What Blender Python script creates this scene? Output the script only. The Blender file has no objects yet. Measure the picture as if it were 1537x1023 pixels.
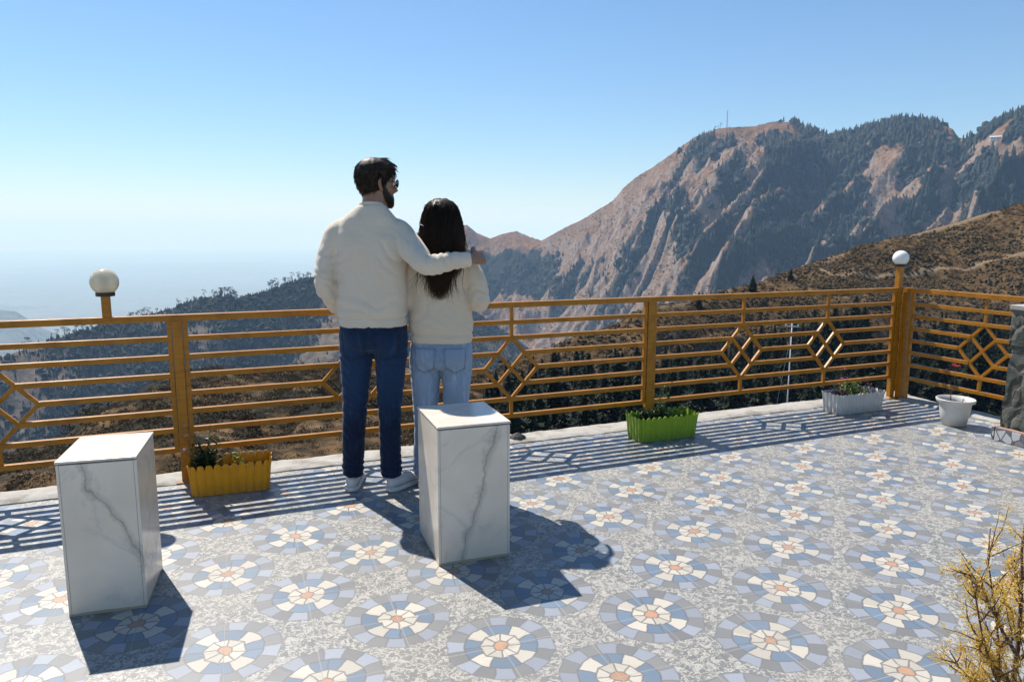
import bpy, bmesh, math, random
import numpy as np
from mathutils import Vector, Matrix, noise as mn
from mathutils.bvhtree import BVHTree
random.seed(7)
R = math.radians
S = bpy.context.scene
COL = S.collection

# ------------------------------------------------------------------ camera, sky, sun, exposure
CAM_H = 1.42
cam_d = bpy.data.cameras.new('camera'); cam = bpy.data.objects.new('camera', cam_d); COL.objects.link(cam)
cam.location = (0, 0, CAM_H)
cam.rotation_euler = (R(90 - 8.535), R(-0.18), 0)
cam_d.sensor_width = 36.0; cam_d.lens = 25.48
cam_d.clip_start = 0.05; cam_d.clip_end = 200000
S.camera = cam
SUN_AZ, SUN_EL = -38.5, 53.0              # degrees from +Y towards +X, and above the horizon
W = bpy.data.worlds.new('World'); S.world = W; W.use_nodes = True
wn = W.node_tree
bg = wn.nodes['Background']
sky = wn.nodes.new('ShaderNodeTexSky'); sky.sky_type = 'NISHITA'; sky.sun_disc = False
sky.sun_elevation = R(SUN_EL); sky.sun_rotation = R(SUN_AZ)
sky.altitude = 0; sky.air_density = 1.2; sky.dust_density = 0.0; sky.ozone_density = 9.0
wn.links.new(sky.outputs[0], bg.inputs[0]); bg.inputs[1].default_value = 0.086
sd = bpy.data.lights.new('sun', 'SUN'); sun = bpy.data.objects.new('sun', sd); COL.objects.link(sun)
sd.energy = 5.0; sd.angle = R(0.53); sd.color = (1.0, 0.97, 0.925)
sdir = Vector((math.sin(R(SUN_AZ)) * math.cos(R(SUN_EL)), math.cos(R(SUN_AZ)) * math.cos(R(SUN_EL)), math.sin(R(SUN_EL))))
sun.rotation_euler = (-sdir).to_track_quat('-Z', 'Y').to_euler()
sun.location = (0, 0, 50)
vs = S.view_settings
vs.view_transform = 'Standard'; vs.look = 'None'; vs.gamma = 1; vs.exposure = 0.57
cy = S.cycles
cy.use_denoising = True
cy.max_bounces = 6; cy.diffuse_bounces = 3; cy.glossy_bounces = 3; cy.transmission_bounces = 5
cy.transparent_max_bounces = 8; cy.volume_bounces = 3
cy.sample_clamp_indirect = 6

# ------------------------------------------------------------------ helpers
class MB:
    """collects faces; build() links them as ONE mesh object"""
    def __init__(s): s.v = []; s.f = []; s.m = None
    def add(s, vs_, fs_):
        o = len(s.v); s.v.extend([tuple(p) for p in vs_]); s.f.extend([tuple(i + o for i in f) for f in fs_])
    def box(s, c, d, M=None):
        c = Vector(c); M = M or Matrix.Identity(3)
        P = [c + M @ Vector((x * d[0] / 2, y * d[1] / 2, z * d[2] / 2)) for z in (-1, 1) for y in (-1, 1) for x in (-1, 1)]
        s.add(P, [(0, 2, 3, 1), (4, 5, 7, 6), (0, 1, 5, 4), (2, 6, 7, 3), (0, 4, 6, 2), (1, 3, 7, 5)])
    def bar(s, a, b, w, t, up=(0, 1, 0)):
        """a square bar from a to b, w across, t along up"""
        a = Vector(a); b = Vector(b); x = (b - a).normalized(); y = Vector(up); z = x.cross(y).normalized(); y = z.cross(x)
        M = Matrix((x, y, z)).transposed()
        s.box((a + b) / 2, ((b - a).length, t, w), M)
    def loft(s, rings, cap=True):
        n = len(rings[0]); o = len(s.v)
        for r in rings: s.v.extend([tuple(p) for p in r])
        for i in range(len(rings) - 1):
            for j in range(n):
                k = (j + 1) % n
                s.f.append((o + i * n + j, o + i * n + k, o + (i + 1) * n + k, o + (i + 1) * n + j))
        if cap:
            s.f.append(tuple(o + j for j in range(n))[::-1]); e = o + (len(rings) - 1) * n
            s.f.append(tuple(e + j for j in range(n)))
    def tube(s, pts, rad, n=10, cap=True, flat=1.0, fdir=None):
        pts = [Vector(p) for p in pts]
        if not hasattr(rad, '__len__'): rad = [rad] * len(pts)
        t0 = (pts[1] - pts[0]).normalized()
        u = Vector(fdir) if fdir else (Vector((0, 0, 1)) if abs(t0.z) < .9 else Vector((1, 0, 0)))
        rings = []
        for i, p in enumerate(pts):
            t = (pts[min(i + 1, len(pts) - 1)] - pts[max(i - 1, 0)]).normalized()
            u = (u - t * u.dot(t)); u = u.normalized() if u.length > 1e-6 else t.orthogonal().normalized()
            w = t.cross(u)
            rings.append([p + (u * math.cos(2 * math.pi * k / n) * flat + w * math.sin(2 * math.pi * k / n)) * rad[i] for k in range(n)])
        s.loft(rings, cap)
    def lathe(s, prof, c=(0, 0, 0), n=40):
        s.loft([[(c[0] + r * math.cos(2 * math.pi * k / n), c[1] + r * math.sin(2 * math.pi * k / n), c[2] + z) for k in range(n)] for r, z in prof], True)
    def ball(s, c, r, seg=16, rings=10, sc=(1, 1, 1)):
        s.loft([[(c[0] + sc[0] * r * math.sin(math.pi * (i + .02) / (rings + .04)) * math.cos(2 * math.pi * k / seg), c[1] + sc[1] * r * math.sin(math.pi * (i + .02) / (rings + .04)) * math.sin(2 * math.pi * k / seg), c[2] - sc[2] * r * math.cos(math.pi * (i + .02) / (rings + .04))) for k in range(seg)] for i in range(rings + 1)])
    def mesh(s, name):
        me = bpy.data.meshes.new(name); me.from_pydata(s.v, [], s.f); me.update(); return me
    def build(s, name, mat, parent=None, smooth=False, bevel=0, loc=None, angle=None):
        return link(name, s.mesh(name), mat, parent, smooth, bevel, loc, angle)

def link(name, me, mat, parent=None, smooth=False, bevel=0, loc=None, angle=None):
    if mat: me.materials.append(mat)
    if smooth:
        me.polygons.foreach_set('use_smooth', [True] * len(me.polygons))
        if angle: me.set_sharp_from_angle(angle=R(angle))
    o = bpy.data.objects.new(name, me); COL.objects.link(o)
    if parent: o.parent = parent
    if loc: o.location = loc
    if bevel:
        b = o.modifiers.new('bevel', 'BEVEL'); b.width = bevel; b.segments = 2; b.limit_method = 'ANGLE'
    return o

def npmesh(name, V, F):
    """fast mesh from numpy: V n x 3, F m x k (all faces of k corners)"""
    V = np.asarray(V, np.float32); F = np.asarray(F, np.int32); k = F.shape[1]
    me = bpy.data.meshes.new(name)
    me.vertices.add(len(V)); me.vertices.foreach_set('co', V.ravel())
    me.loops.add(F.size); me.loops.foreach_set('vertex_index', F.ravel())
    me.polygons.add(len(F)); me.polygons.foreach_set('loop_start', np.arange(len(F), dtype=np.int32) * k)
    me.update(calc_edges=True); me.validate()
    return me

def tag(o, label=None, cat=None, group=None, kind=None):
    if label: o['label'] = label
    if cat: o['category'] = cat
    if group: o['group'] = group
    if kind: o['kind'] = kind
    return o
def thing(name, label, cat, loc=(0, 0, 0), rz=0, group=None):
    o = bpy.data.objects.new(name, None); COL.objects.link(o); o.location = loc; o.rotation_euler = (0, 0, rz)
    o.empty_display_size = .1
    return tag(o, label, cat, group)
def copy_tree(o, parent=None):
    c = o.copy(); COL.objects.link(c)
    if parent: c.parent = parent
    for ch in o.children: copy_tree(ch, c)
    return c
def lerp_tab(x, tab, smooth=True):
    T = np.array(tab, float); return np.interp(x, T[:, 0], T[:, 1])
def sstep(a, b, x):
    t = np.clip((x - a) / (b - a), 0, 1); return t * t * (3 - 2 * t)
def hash2(ix, iy, seed):
    h = (ix.astype(np.int64) * 374761393 + iy.astype(np.int64) * 668265263 + seed * 974711) & 0x7fffffff
    h = ((h ^ (h >> 13)) * 1274126177) & 0x7fffffff
    h = (h ^ (h >> 16)) & 0xffff
    return h / 65535.0
def vnoise(x, y, seed=0):
    x = np.asarray(x, float); y = np.asarray(y, float)
    ix = np.floor(x); iy = np.floor(y); fx = x - ix; fy = y - iy
    fx = fx ** 3 * (fx * (fx * 6 - 15) + 10); fy = fy ** 3 * (fy * (fy * 6 - 15) + 10)
    a = hash2(ix, iy, seed); b = hash2(ix + 1, iy, seed); c = hash2(ix, iy + 1, seed); d = hash2(ix + 1, iy + 1, seed)
    return (a + (b - a) * fx) * (1 - fy) + (c + (d - c) * fx) * fy
def fbm(x, y, oct=4, seed=0, gain=.5):
    t = 0; a = 1; n = 0
    for i in range(oct):
        t = t + a * (vnoise(x * 2 ** i + 17.3 * i, y * 2 ** i - 9.1 * i, seed + i) * 2 - 1); n += a; a *= gain
    return t / n

# ------------------------------------------------------------------ materials
class G:
    """tiny node-graph builder"""
    def __init__(s, name):
        s.mat = bpy.data.materials.new(name); s.mat.use_nodes = True; s.nt = s.mat.node_tree; s.nt.nodes.clear()
        s.out = s.nt.nodes.new('ShaderNodeOutputMaterial')
    def node(s, t, **kw):
        n = s.nt.nodes.new(t)
        for k, v in kw.items(): setattr(n, k, v)
        return n
    def put(s, sock, v):
        if isinstance(v, bpy.types.NodeSocket): s.nt.links.new(v, sock)
        elif v is not None:
            if hasattr(v, '__len__') and len(v) == 3 and sock.type == 'RGBA': v = (*v, 1)
            sock.default_value = v
    def m(s, op, *a, clamp=False):
        n = s.node('ShaderNodeMath', operation=op, use_clamp=clamp)
        for i, v in enumerate(a): s.put(n.inputs[i], v)
        return n.outputs[0]
    def mix(s, f, a, b, mode='MIX'):
        n = s.node('ShaderNodeMix', data_type='RGBA', blend_type=mode)
        s.put(n.inputs[0], f); s.put(n.inputs[6], a); s.put(n.inputs[7], b); return n.outputs[2]
    def ramp(s, f, stops, interp='LINEAR'):
        n = s.node('ShaderNodeValToRGB'); cr = n.color_ramp; cr.interpolation = interp
        while len(cr.elements) < len(stops): cr.elements.new(1)
        for e, (p, c) in zip(cr.elements, stops):
            e.position = p; e.color = (*c, 1) if hasattr(c, '__len__') else (c, c, c, 1)
        s.put(n.inputs[0], f); return n.outputs[0]
    def coord(s, which='Object', scale=None, rot=None):
        n = s.node('ShaderNodeTexCoord').outputs[which]
        if scale is not None:
            mp = s.node('ShaderNodeMapping'); s.put(mp.inputs['Vector'], n)
            mp.inputs['Scale'].default_value = scale if hasattr(scale, '__len__') else (scale,) * 3
            if rot: mp.inputs['Rotation'].default_value = rot
            n = mp.outputs[0]
        return n
    def noise(s, vec, scale=5, detail=4, rough=.55, dist=0, out=0):
        n = s.node('ShaderNodeTexNoise'); s.put(n.inputs['Vector'], vec); s.put(n.inputs['Scale'], scale)
        n.inputs['Detail'].default_value = detail; n.inputs['Roughness'].default_value = rough; n.inputs['Distortion'].default_value = dist
        return n.outputs[out]
    def voro(s, vec, scale=5, feature='F1', rnd=1, out=0):
        n = s.node('ShaderNodeTexVoronoi', feature=feature); s.put(n.inputs['Vector'], vec); s.put(n.inputs['Scale'], scale)
        n.inputs['Randomness'].default_value = rnd; return n.outputs[out]
    def xyz(s, v):
        n = s.node('ShaderNodeSeparateXYZ'); s.put(n.inputs[0], v); return n.outputs
    def comb(s, x, y, z=0):
        n = s.node('ShaderNodeCombineXYZ'); s.put(n.inputs[0], x); s.put(n.inputs[1], y); s.put(n.inputs[2], z); return n.outputs[0]
    def bump(s, h, strength=.3, dist=.01):
        n = s.node('ShaderNodeBump'); n.inputs['Strength'].default_value = strength; n.inputs['Distance'].default_value = dist
        s.put(n.inputs['Height'], h); return n.outputs[0]
    def attr(s, name, out='Fac'):
        return s.node('ShaderNodeAttribute', attribute_name=name).outputs[out]
    def bsdf(s, color, rough=.5, normal=None, **kw):
        n = s.node('ShaderNodeBsdfPrincipled'); s.put(n.inputs['Base Color'], color); s.put(n.inputs['Roughness'], rough)
        if normal is not None: s.put(n.inputs['Normal'], normal)
        for k, v in kw.items(): s.put(n.inputs[k.replace('_', ' ')], v)
        s.nt.links.new(n.outputs[0], s.out.inputs[0]); return n
    def leafy(s, color, rough=.55, trans=.35, tcol=None, normal=None):
        p = s.bsdf(color, rough, normal, Specular_IOR_Level=.3)
        t = s.node('ShaderNodeBsdfTranslucent'); s.put(t.inputs[0], tcol if tcol is not None else color)
        x = s.node('ShaderNodeMixShader'); x.inputs[0].default_value = trans
        s.nt.links.new(p.outputs[0], x.inputs[1]); s.nt.links.new(t.outputs[0], x.inputs[2]); s.nt.links.new(x.outputs[0], s.out.inputs[0])

def mat_plain(name, col, rough=.5, var=.12, scale=30, bump=0, **kw):
    g = G(name); v = g.coord('Object'); n = g.noise(v, scale, 4)
    c = g.mix(n, tuple(x * (1 - var) for x in col), tuple(min(1, x * (1 + var)) for x in col))
    g.bsdf(c, rough, g.bump(n, bump, .004) if bump else None, **kw); return g.mat

def mat_floor():
    g = G('mosaic_tile'); xyz = g.xyz(g.coord('Object'))
    s_, yaw, tx, ty = .42472, R(-24.38), -.806, 2.683
    X = g.m('SUBTRACT', xyz[0], tx); Y = g.m('SUBTRACT', xyz[1], ty); c, sn = math.cos(yaw) / s_, math.sin(yaw) / s_
    u0 = g.m('ADD', g.m('MULTIPLY', X, c), g.m('MULTIPLY', Y, sn)); v0 = g.m('ADD', g.m('MULTIPLY', X, -sn), g.m('MULTIPLY', Y, c))
    A = g.m('ADD', u0, v0); B = g.m('SUBTRACT', u0, v0)
    wn_ = g.node('ShaderNodeTexWhiteNoise', noise_dimensions='2D'); g.put(wn_.inputs['Vector'], g.comb(g.m('FLOOR', A), g.m('FLOOR', B)))
    rc = g.xyz(wn_.outputs['Color'])
    # each tile was laid a few millimetres off
    warp = g.noise(g.coord('Object'), 14, 2, out=1); wx = g.xyz(warp)
    u = g.m('ADD', u0, g.m('ADD', g.m('MULTIPLY_ADD', rc[0], .03, -.015), g.m('MULTIPLY_ADD', wx[0], .05, -.025)))
    v = g.m('ADD', v0, g.m('ADD', g.m('MULTIPLY_ADD', rc[1], .03, -.015), g.m('MULTIPLY_ADD', wx[1], .05, -.025)))
    fu = g.m('SUBTRACT', u, g.m('ROUND', u)); fv = g.m('SUBTRACT', v, g.m('ROUND', v))
    r = g.m('SQRT', g.m('ADD', g.m('MULTIPLY', fu, fu), g.m('MULTIPLY', fv, fv)))
    th = g.m('DIVIDE', g.m('ARCTAN2', fv, fu), 2 * math.pi)
    th = g.m('ADD', th, 1.0)
    pu = g.m('FLOOR', g.m('ADD', u, .5)); pv = g.m('FLOOR', g.m('ADD', v, .5))
    def ring(n, off):
        t = g.m('ADD', g.m('MULTIPLY', th, n), off); i = g.m('FLOOR', t); f = g.m('SUBTRACT', t, i)
        e = g.m('MINIMUM', f, g.m('SUBTRACT', 1, f))          # 0 at a radial joint
        d = g.m('MULTIPLY', g.m('MULTIPLY', e, r), 2 * math.pi / n)
        # chord instead of arc: pieces are cut straight
        rr = g.m('MULTIPLY', r, g.m('ADD', 1, g.m('MULTIPLY', g.m('MULTIPLY', g.m('SUBTRACT', f, .5), g.m('SUBTRACT', f, .5)), -.5 * (2 * math.pi / n) ** 2)))
        return i, d, rr
    i1, d1, r1 = ring(8, .3); i3, d3, r3 = ring(16, .2)
    t4 = g.m('ADD', g.m('MULTIPLY', th, 4), .33); q4 = g.m('FLOOR', t4); f4 = g.m('SUBTRACT', t4, q4)
    ab = lambda a, b: g.m('ABSOLUTE', g.m('SUBTRACT', a, b))
    split = g.m('MULTIPLY_ADD', g.m('MODULO', g.m('ADD', g.m('ADD', q4, pu), 40), 2), 5, .72)          # only every other blue piece is cut in two
    e2 = g.m('MINIMUM', g.m('MINIMUM', f4, g.m('SUBTRACT', 1, f4)), g.m('MINIMUM', ab(f4, .42), ab(f4, split)))
    d2 = g.m('MULTIPLY', g.m('MULTIPLY', e2, r), math.pi / 2); i2 = g.m('ADD', g.m('MULTIPLY', q4, 3), g.m('ADD', g.m('GREATER_THAN', f4, .42), g.m('GREATER_THAN', f4, split))); r2 = r
    lt = lambda a, b: g.m('LESS_THAN', a, b)
    in0 = lt(r1, .060); in1 = lt(r1, .165); in2 = lt(r2, .308); in3 = lt(r3, .445)
    sel = lambda f, a, b: g.m('ADD', b, g.m('MULTIPLY', f, g.m('SUBTRACT', a, b)))
    seg = sel(in0, 3.7, sel(in1, i1, sel(in2, g.m('ADD', i2, 40), g.m('ADD', i3, 80)))); seg = g.m('ADD', g.m('MULTIPLY', seg, 5.3), g.m('ADD', g.m('MULTIPLY', pu, 7.7), g.m('MULTIPLY', pv, 11.3)))
    w2 = g.node('ShaderNodeTexWhiteNoise', noise_dimensions='1D'); g.put(w2.inputs['W'], seg); pv_ = w2.outputs[0]
    fine = g.noise(g.coord('Object'), 260, 3, .7)
    cream = (.47, .42, .34); orange = (.42, .215, .115); blue = (.13, .178, .232); lblue = (.258, .272, .30); grey = (.182, .178, .168)
    is_cream = g.m('LESS_THAN', f4, .42)
    c2 = g.mix(is_cream, blue, cream)
    c3 = g.mix(g.m('LESS_THAN', g.m('MODULO', i3, 2), .5), lblue, grey)
    # pebble ground between the rosettes: pale curls on grey
    vec = g.coord('Object'); wv = g.noise(vec, 45, 2, .5, out=1)
    va = g.node('ShaderNodeVectorMath', operation='MULTIPLY_ADD'); g.put(va.inputs[0], wv); va.inputs[1].default_value = (.05, .05, 0); g.put(va.inputs[2], vec)
    n1 = g.noise(va.outputs[0], 33, 2, .6, .8)
    curl = g.m('ABSOLUTE', g.m('SUBTRACT', n1, .5))
    fill = g.ramp(curl, [(0, (.43, .40, .345)), (.035, (.35, .328, .285)), (.06, (.182, .178, .162)), (.14, (.148, .146, .136)), (.2, (.205, .20, .183))])
    warm = g.noise(vec, 2.2, 3); fill = g.mix(g.m('MULTIPLY', g.ramp(warm, [(.45, 0), (.7, 1)]), .22), fill, (.40, .34, .26))
    col = g.mix(in3, fill, c3); col = g.mix(in2, col, c2); col = g.mix(in1, col, cream); col = g.mix(in0, col, orange)
    var = g.m('MULTIPLY_ADD', pv_, .26, .86)
    var = g.mix(in3, (1, 1, 1), g.comb(var, var, var))
    col = g.mix(1.0, col, var, 'MULTIPLY')
    gr = g.m('MULTIPLY_ADD', fine, .5, .75); col = g.mix(1.0, col, g.comb(gr, gr, gr), 'MULTIPLY')
    # joints of the print
    def near(x, R0, w): return lt(g.m('ABSOLUTE', g.m('SUBTRACT', x, R0)), w)
    mx = lambda *a: a[0] if len(a) == 1 else g.m('MAXIMUM', a[0], mx(*a[1:]))
    w = .0075
    rad1 = g.m('MULTIPLY', lt(d1, w), g.m('SUBTRACT', in1, in0)); rad2 = g.m('MULTIPLY', lt(d2, w), g.m('MULTIPLY', in2, g.m('SUBTRACT', 1, in1))); rad3 = g.m('MULTIPLY', lt(d3, w), g.m('MULTIPLY', in3, g.m('SUBTRACT', 1, in2)))
    joint = mx(near(r1, .060, w), near(r1, .165, w), near(r2, .308, w), near(r3, .445, w), rad1, rad2, rad3)
    outer = g.m('MAXIMUM', rad3, near(r3, .445, w)); col = g.mix(g.m('MULTIPLY', joint, g.m('MULTIPLY_ADD', outer, -.30, .80)), col, (.12, .115, .11))
    # grout between the tiles
    def edge(t): return g.m('ABSOLUTE', g.m('SUBTRACT', t, g.m('ROUND', t)))
    ed = g.m('MINIMUM', edge(A), edge(B)); gm = lt(ed, .0058)
    gcol = g.mix(g.noise(vec, 6, 3), (.26, .225, .18), (.42, .385, .33))
    col = g.mix(g.m('MULTIPLY', gm, .62), col, gcol)
    # dust and walked-in dirt
    dirt = g.noise(vec, 1.3, 5, .6); dm = g.ramp(dirt, [(.35, 0), (.75, 1)])
    col = g.mix(g.m('MULTIPLY', dm, .24), col, (.27, .255, .23))
    st_ = g.noise(vec, 3.1, 6, .7, 1.2); col = g.mix(g.m('MULTIPLY', g.ramp(st_, [(.58, 0), (.66, 1)]), .28), col, (.17, .15, .12))
    rough = g.m('MULTIPLY_ADD', dirt, .3, g.m('MULTIPLY_ADD', gm, .3, .30))
    tilt = g.m('MULTIPLY_ADD', g.m('SUBTRACT', rc[2], .5), .0, 0)
    h = g.m('SUBTRACT', g.m('MULTIPLY', fine, .12), g.m('ADD', gm, g.m('MULTIPLY', joint, .25)))
    g.bsdf(col, rough, g.bump(h, .25, .0015), Specular_IOR_Level=.45)
    return g.mat

def mat_marble(name, x0, k, seed):
    """white marble-look tile with one strong grey vein running down the front, thin ones elsewhere"""
    g = G(name); v = g.coord('Object'); p = g.xyz(v)
    off = g.node('ShaderNodeMapping'); g.put(off.inputs[0], v); off.inputs['Location'].default_value = (seed * 3.7, seed * 1.9, seed)
    v2 = off.outputs[0]
    nA = g.noise(v2, 4.5, 3, .5); nB = g.noise(v2, 16, 5, .65); nC = g.noise(v2, 60, 4, .6)
    wob = g.m('ADD', g.m('MULTIPLY_ADD', nA, .16, -.08), g.m('MULTIPLY_ADD', nB, .06, -.03))
    d = g.m('ABSOLUTE', g.m('ADD', g.m('SUBTRACT', g.m('SUBTRACT', p[0], x0), g.m('MULTIPLY', p[2], k)), wob))
    wid = g.m('MULTIPLY_ADD', nB, .10, -.022)
    band = g.m('SUBTRACT', 1, g.m('DIVIDE', d, g.m('MAXIMUM', wid, .004)), clamp=True)
    core = g.m('LESS_THAN', g.m('ADD', d, g.m('MULTIPLY_ADD', nC, .012, -.006)), .003)
    thin = g.m('ABSOLUTE', g.m('SUBTRACT', g.noise(v2, 2.6, 6, .55, .8), .5)); thin = g.ramp(thin, [(0, 1), (.012, .35), (.035, 0)])
    cloud = g.noise(v2, 5, 4, .6)
    base = g.mix(g.ramp(cloud, [(.3, 0), (.75, 1)]), (.78, .67, .54), (.66, .56, .445))
    col = g.mix(g.m('MULTIPLY', g.m('MULTIPLY', g.m('POWER', band, .9), .62), g.m('MULTIPLY_ADD', nC, 1.3, .1), clamp=True), base, (.26, .235, .20))
    col = g.mix(g.m('MULTIPLY', core, .35), col, (.13, .115, .09))
    col = g.mix(g.m('MULTIPLY', thin, .35), col, (.42, .40, .37))
    grime = g.m('MULTIPLY', g.m('LESS_THAN', g.m('SUBTRACT', p[2], g.m('MULTIPLY', nB, .012)), .006), .8)
    col = g.mix(grime, col, (.34, .24, .13))
    dust = g.m('MULTIPLY', g.ramp(p[2], [(.0, 1), (.16, 0)]), g.m('MULTIPLY', g.noise(v2, 22, 5, .7), .4))
    col = g.mix(dust, col, (.45, .38, .28))
    g.bsdf(col, g.m('MULTIPLY_ADD', nB, .2, .12), Specular_IOR_Level=.55)
    return g.mat

def mat_rail():
    g = G('ochre_painted_steel'); v = g.coord('Object')
    st = g.noise(g.coord('Object', (6, 60, 60)), 1.0, 4, .6); n2 = g.noise(v, 9, 5, .6); chip = g.noise(v, 55, 5, .7)
    c = g.mix(st, (.27, .094, .003), (.56, .228, .010)); c = g.mix(g.m('MULTIPLY', g.ramp(n2, [(.45, 0), (.8, 1)]), .55), c, (.13, .045, .004))
    c = g.mix(g.ramp(chip, [(.70, 0), (.74, 1)]), c, (.10, .055, .03))
    g.bsdf(c, g.m('MULTIPLY_ADD', n2, .3, .25), g.bump(chip, .12, .002), Specular_IOR_Level=.32); return g.mat

def mat_terrain(name, grass, grass2, dark, scale, rock=(.30, .25, .21)):
    g = G(name); geo = g.node('ShaderNodeNewGeometry'); v = geo.outputs['Position']
    n1 = g.noise(v, scale, 7, .62); n2 = g.noise(v, scale * 6, 6, .65); n3 = g.noise(v, scale * .25, 4)
    c = g.mix(g.ramp(n1, [(.3, 0), (.7, 1)]), grass, grass2); c = g.mix(g.ramp(n2, [(.35, .0), (.66, .75)]), c, tuple(x * .42 for x in grass))
    sl = g.xyz(geo.outputs['True Normal'])[2]
    c = g.mix(g.m('MULTIPLY', g.ramp(sl, [(.45, 1), (.75, 0)]), g.ramp(n2, [(.4, .2), (.6, .8)])), c, rock)
    f = g.m('MULTIPLY', g.attr('forest'), 1.0)
    f = g.m('ADD', f, g.m('MULTIPLY_ADD', n2, .9, -.45)); f = g.ramp(f, [(.38, 0), (.62, 1)])
    c = g.mix(f, c, g.mix(n2, dark, tuple(x * 1.8 for x in dark)))
    t = g.attr('trail'); c = g.mix(g.m('MULTIPLY', t, g.m('MULTIPLY_ADD', n2, 1.2, .1), clamp=True), c, (.36, .27, .18))
    g.bsdf(c, .95, g.bump(n2, .8, 1.2 / scale * .05), Specular_IOR_Level=.1)
    return g.mat

def mat_foliage(name, c1, c2, trans=.2, scale=1.5, rough=.6):
    g = G(name); oi = g.node('ShaderNodeObjectInfo').outputs['Random']
    geo = g.node('ShaderNodeNewGeometry'); n = g.noise(geo.outputs['Position'], scale, 3, .6)
    pi_ = geo.outputs['Random Per Island']
    f = g.m('ADD', g.m('MULTIPLY', n, .5), g.m('ADD', g.m('MULTIPLY', pi_, .35), g.m('MULTIPLY', oi, .2)))
    g.leafy(g.mix(f, c1, c2), rough, trans); return g.mat

M = {}
M['floor'] = mat_floor()
M['rail'] = mat_rail()
M['marbleA'] = mat_marble('marble_tile_a', .20, -.40, 1)
M['marbleB'] = mat_marble('marble_tile_b', -.07, .25, 4)
M['marble_top'] = mat_marble('marble_slab', .5, .1, 9)
g = G('white_cement'); v = g.coord('Object'); n = g.noise(v, 16, 5, .65); n2 = g.noise(v, 4.5, 6, .7); n3_ = g.noise(v, 70, 4, .7)
c = g.mix(n, (.27, .245, .205), (.46, .43, .375)); c = g.mix(g.ramp(n2, [(.5, 0), (.62, .75)]), c, (.19, .165, .13)); c = g.mix(g.ramp(n3_, [(.62, 0), (.7, .6)]), c, (.13, .11, .085)); g.bsdf(c, .9, g.bump(g.m('ADD', n, g.m('MULTIPLY', n3_, .5)), .7, .006)); M['cement'] = g.mat
M['wall'] = mat_plain('grey_plaster', (.30, .28, .26), .9, .25, 8, .3)
M['mountain'] = mat_terrain('mountain_side', (.16, .080, .033), (.25, .138, .064), (.010, .015, .008), .012)
M['ridge'] = mat_terrain('forested_ridge_side', (.11, .085, .06), (.20, .15, .105), (.012, .019, .012), .014)
M['slope'] = mat_terrain('scrub_slope', (.080, .046, .019), (.205, .125, .056), (.012, .011, .006), .09, (.22, .17, .12))
M['valley'] = mat_terrain('valley_floor', (.16, .16, .11), (.24, .22, .15), (.04, .06, .04), .0012)
M['wood'] = mat_foliage('far_tree_green', (.007, .013, .009), (.022, .032, .018), .1, .02, .8)
M['scrub'] = mat_foliage('scrub_brown', (.012, .012, .005), (.085, .056, .022), .2, .35, .85)
M['scrub_far'] = mat_foliage('scrub_golden', (.026, .019, .008), (.13, .084, .033), .15, .2, .85)
M['conifer'] = mat_foliage('conifer_green', (.003, .007, .003), (.030, .042, .013), .2, .8, .8)
M['trunk'] = mat_plain('bark', (.09, .06, .045), .9, .35, 9, .5)
# ------------------------------------------------------------------ the land: hills, valley, woods
CREST_C = [(-24, -11), (-17, -7.0), (-14.72, -4.2), (-12.73, -1.9), (-9.7, -0.06), (-7.2, -0.07), (-5.34, 0.34), (-3.53, 0.54), (-2.76, -0.08), (-1.72, -0.5), (-0.83, -0.19), (0.37, 0.06), (1.41, -0.4), (2.29, -0.67), (4.26, 0.41), (5.8, 1.17), (7.83, 2.42), (8.57, 3.41), (9.81, 4.29), (11.76, 5.57), (13.66, 6.96), (14.84, 7.39), (16.02, 7.58), (17.88, 7.59), (19.24, 7.85), (20.59, 7.78), (21.5, 7.22), (23.05, 6.72), (24.52, 6.9), (26.15, 7.35), (27.35, 7.55), (29.33, 7.3), (30.5, 6.8), (30.86, 6.23), (31.49, 6.2), (32.18, 6.6), (33.04, 7.1), (34.29, 7.6), (36.97, 8.4), (40.02, 8.7), (50, 8.0)]
CREST_B = [(-52, -9.6), (-40.74, -8.93), (-35.64, -8.18), (-33.37, -7.4), (-29.81, -6.6), (-27.74, -6.15), (-25.58, -5.66), (-23.34, -4.9), (-21.52, -4.7), (-20.85, -5.0), (-18.72, -4.55), (-16.76, -3.8), (-15.05, -3.4), (-12.79, -2.6), (-10.6, -2.5), (-8.8, -3.1), (-6.67, -4.1), (-3.56, -5.9), (-0.43, -8.0), (2.72, -10.2), (5.89, -12.5), (12.28, -16)]
CREST_N = [(-60, -15.5), (-42.9, -15.2), (-36.23, -14.7), (-32.4, -13.9), (-30.66, -12.3), (-28.12, -11.4), (-26.35, -10.6), (-23.67, -10.2), (-19.03, -10.6), (-14.1, -10.5), (-8.95, -10.4), (-4.74, -10.7), (-1.54, -11.1), (1.68, -9.6), (5.91, -8.0), (8.51, -7.1), (9.53, -6.25), (12.06, -5.4), (15.52, -4.7), (18.39, -3.9), (21.12, -2.65), (23.75, -1.66), (27.09, -0.42), (29.85, 0.4), (31.72, 1.0), (34.8, 1.9), (38.46, 2.9), (41.4, 3.6), (60, 6)]
T_ = lambda e: np.tan(np.radians(e))

def prof(t, slope, rnd):
    """how far below the crest a face is, t metres out from it (rounded at the top)"""
    t = np.abs(t); return slope * (np.sqrt(t * t + rnd * rnd) - rnd)

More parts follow.
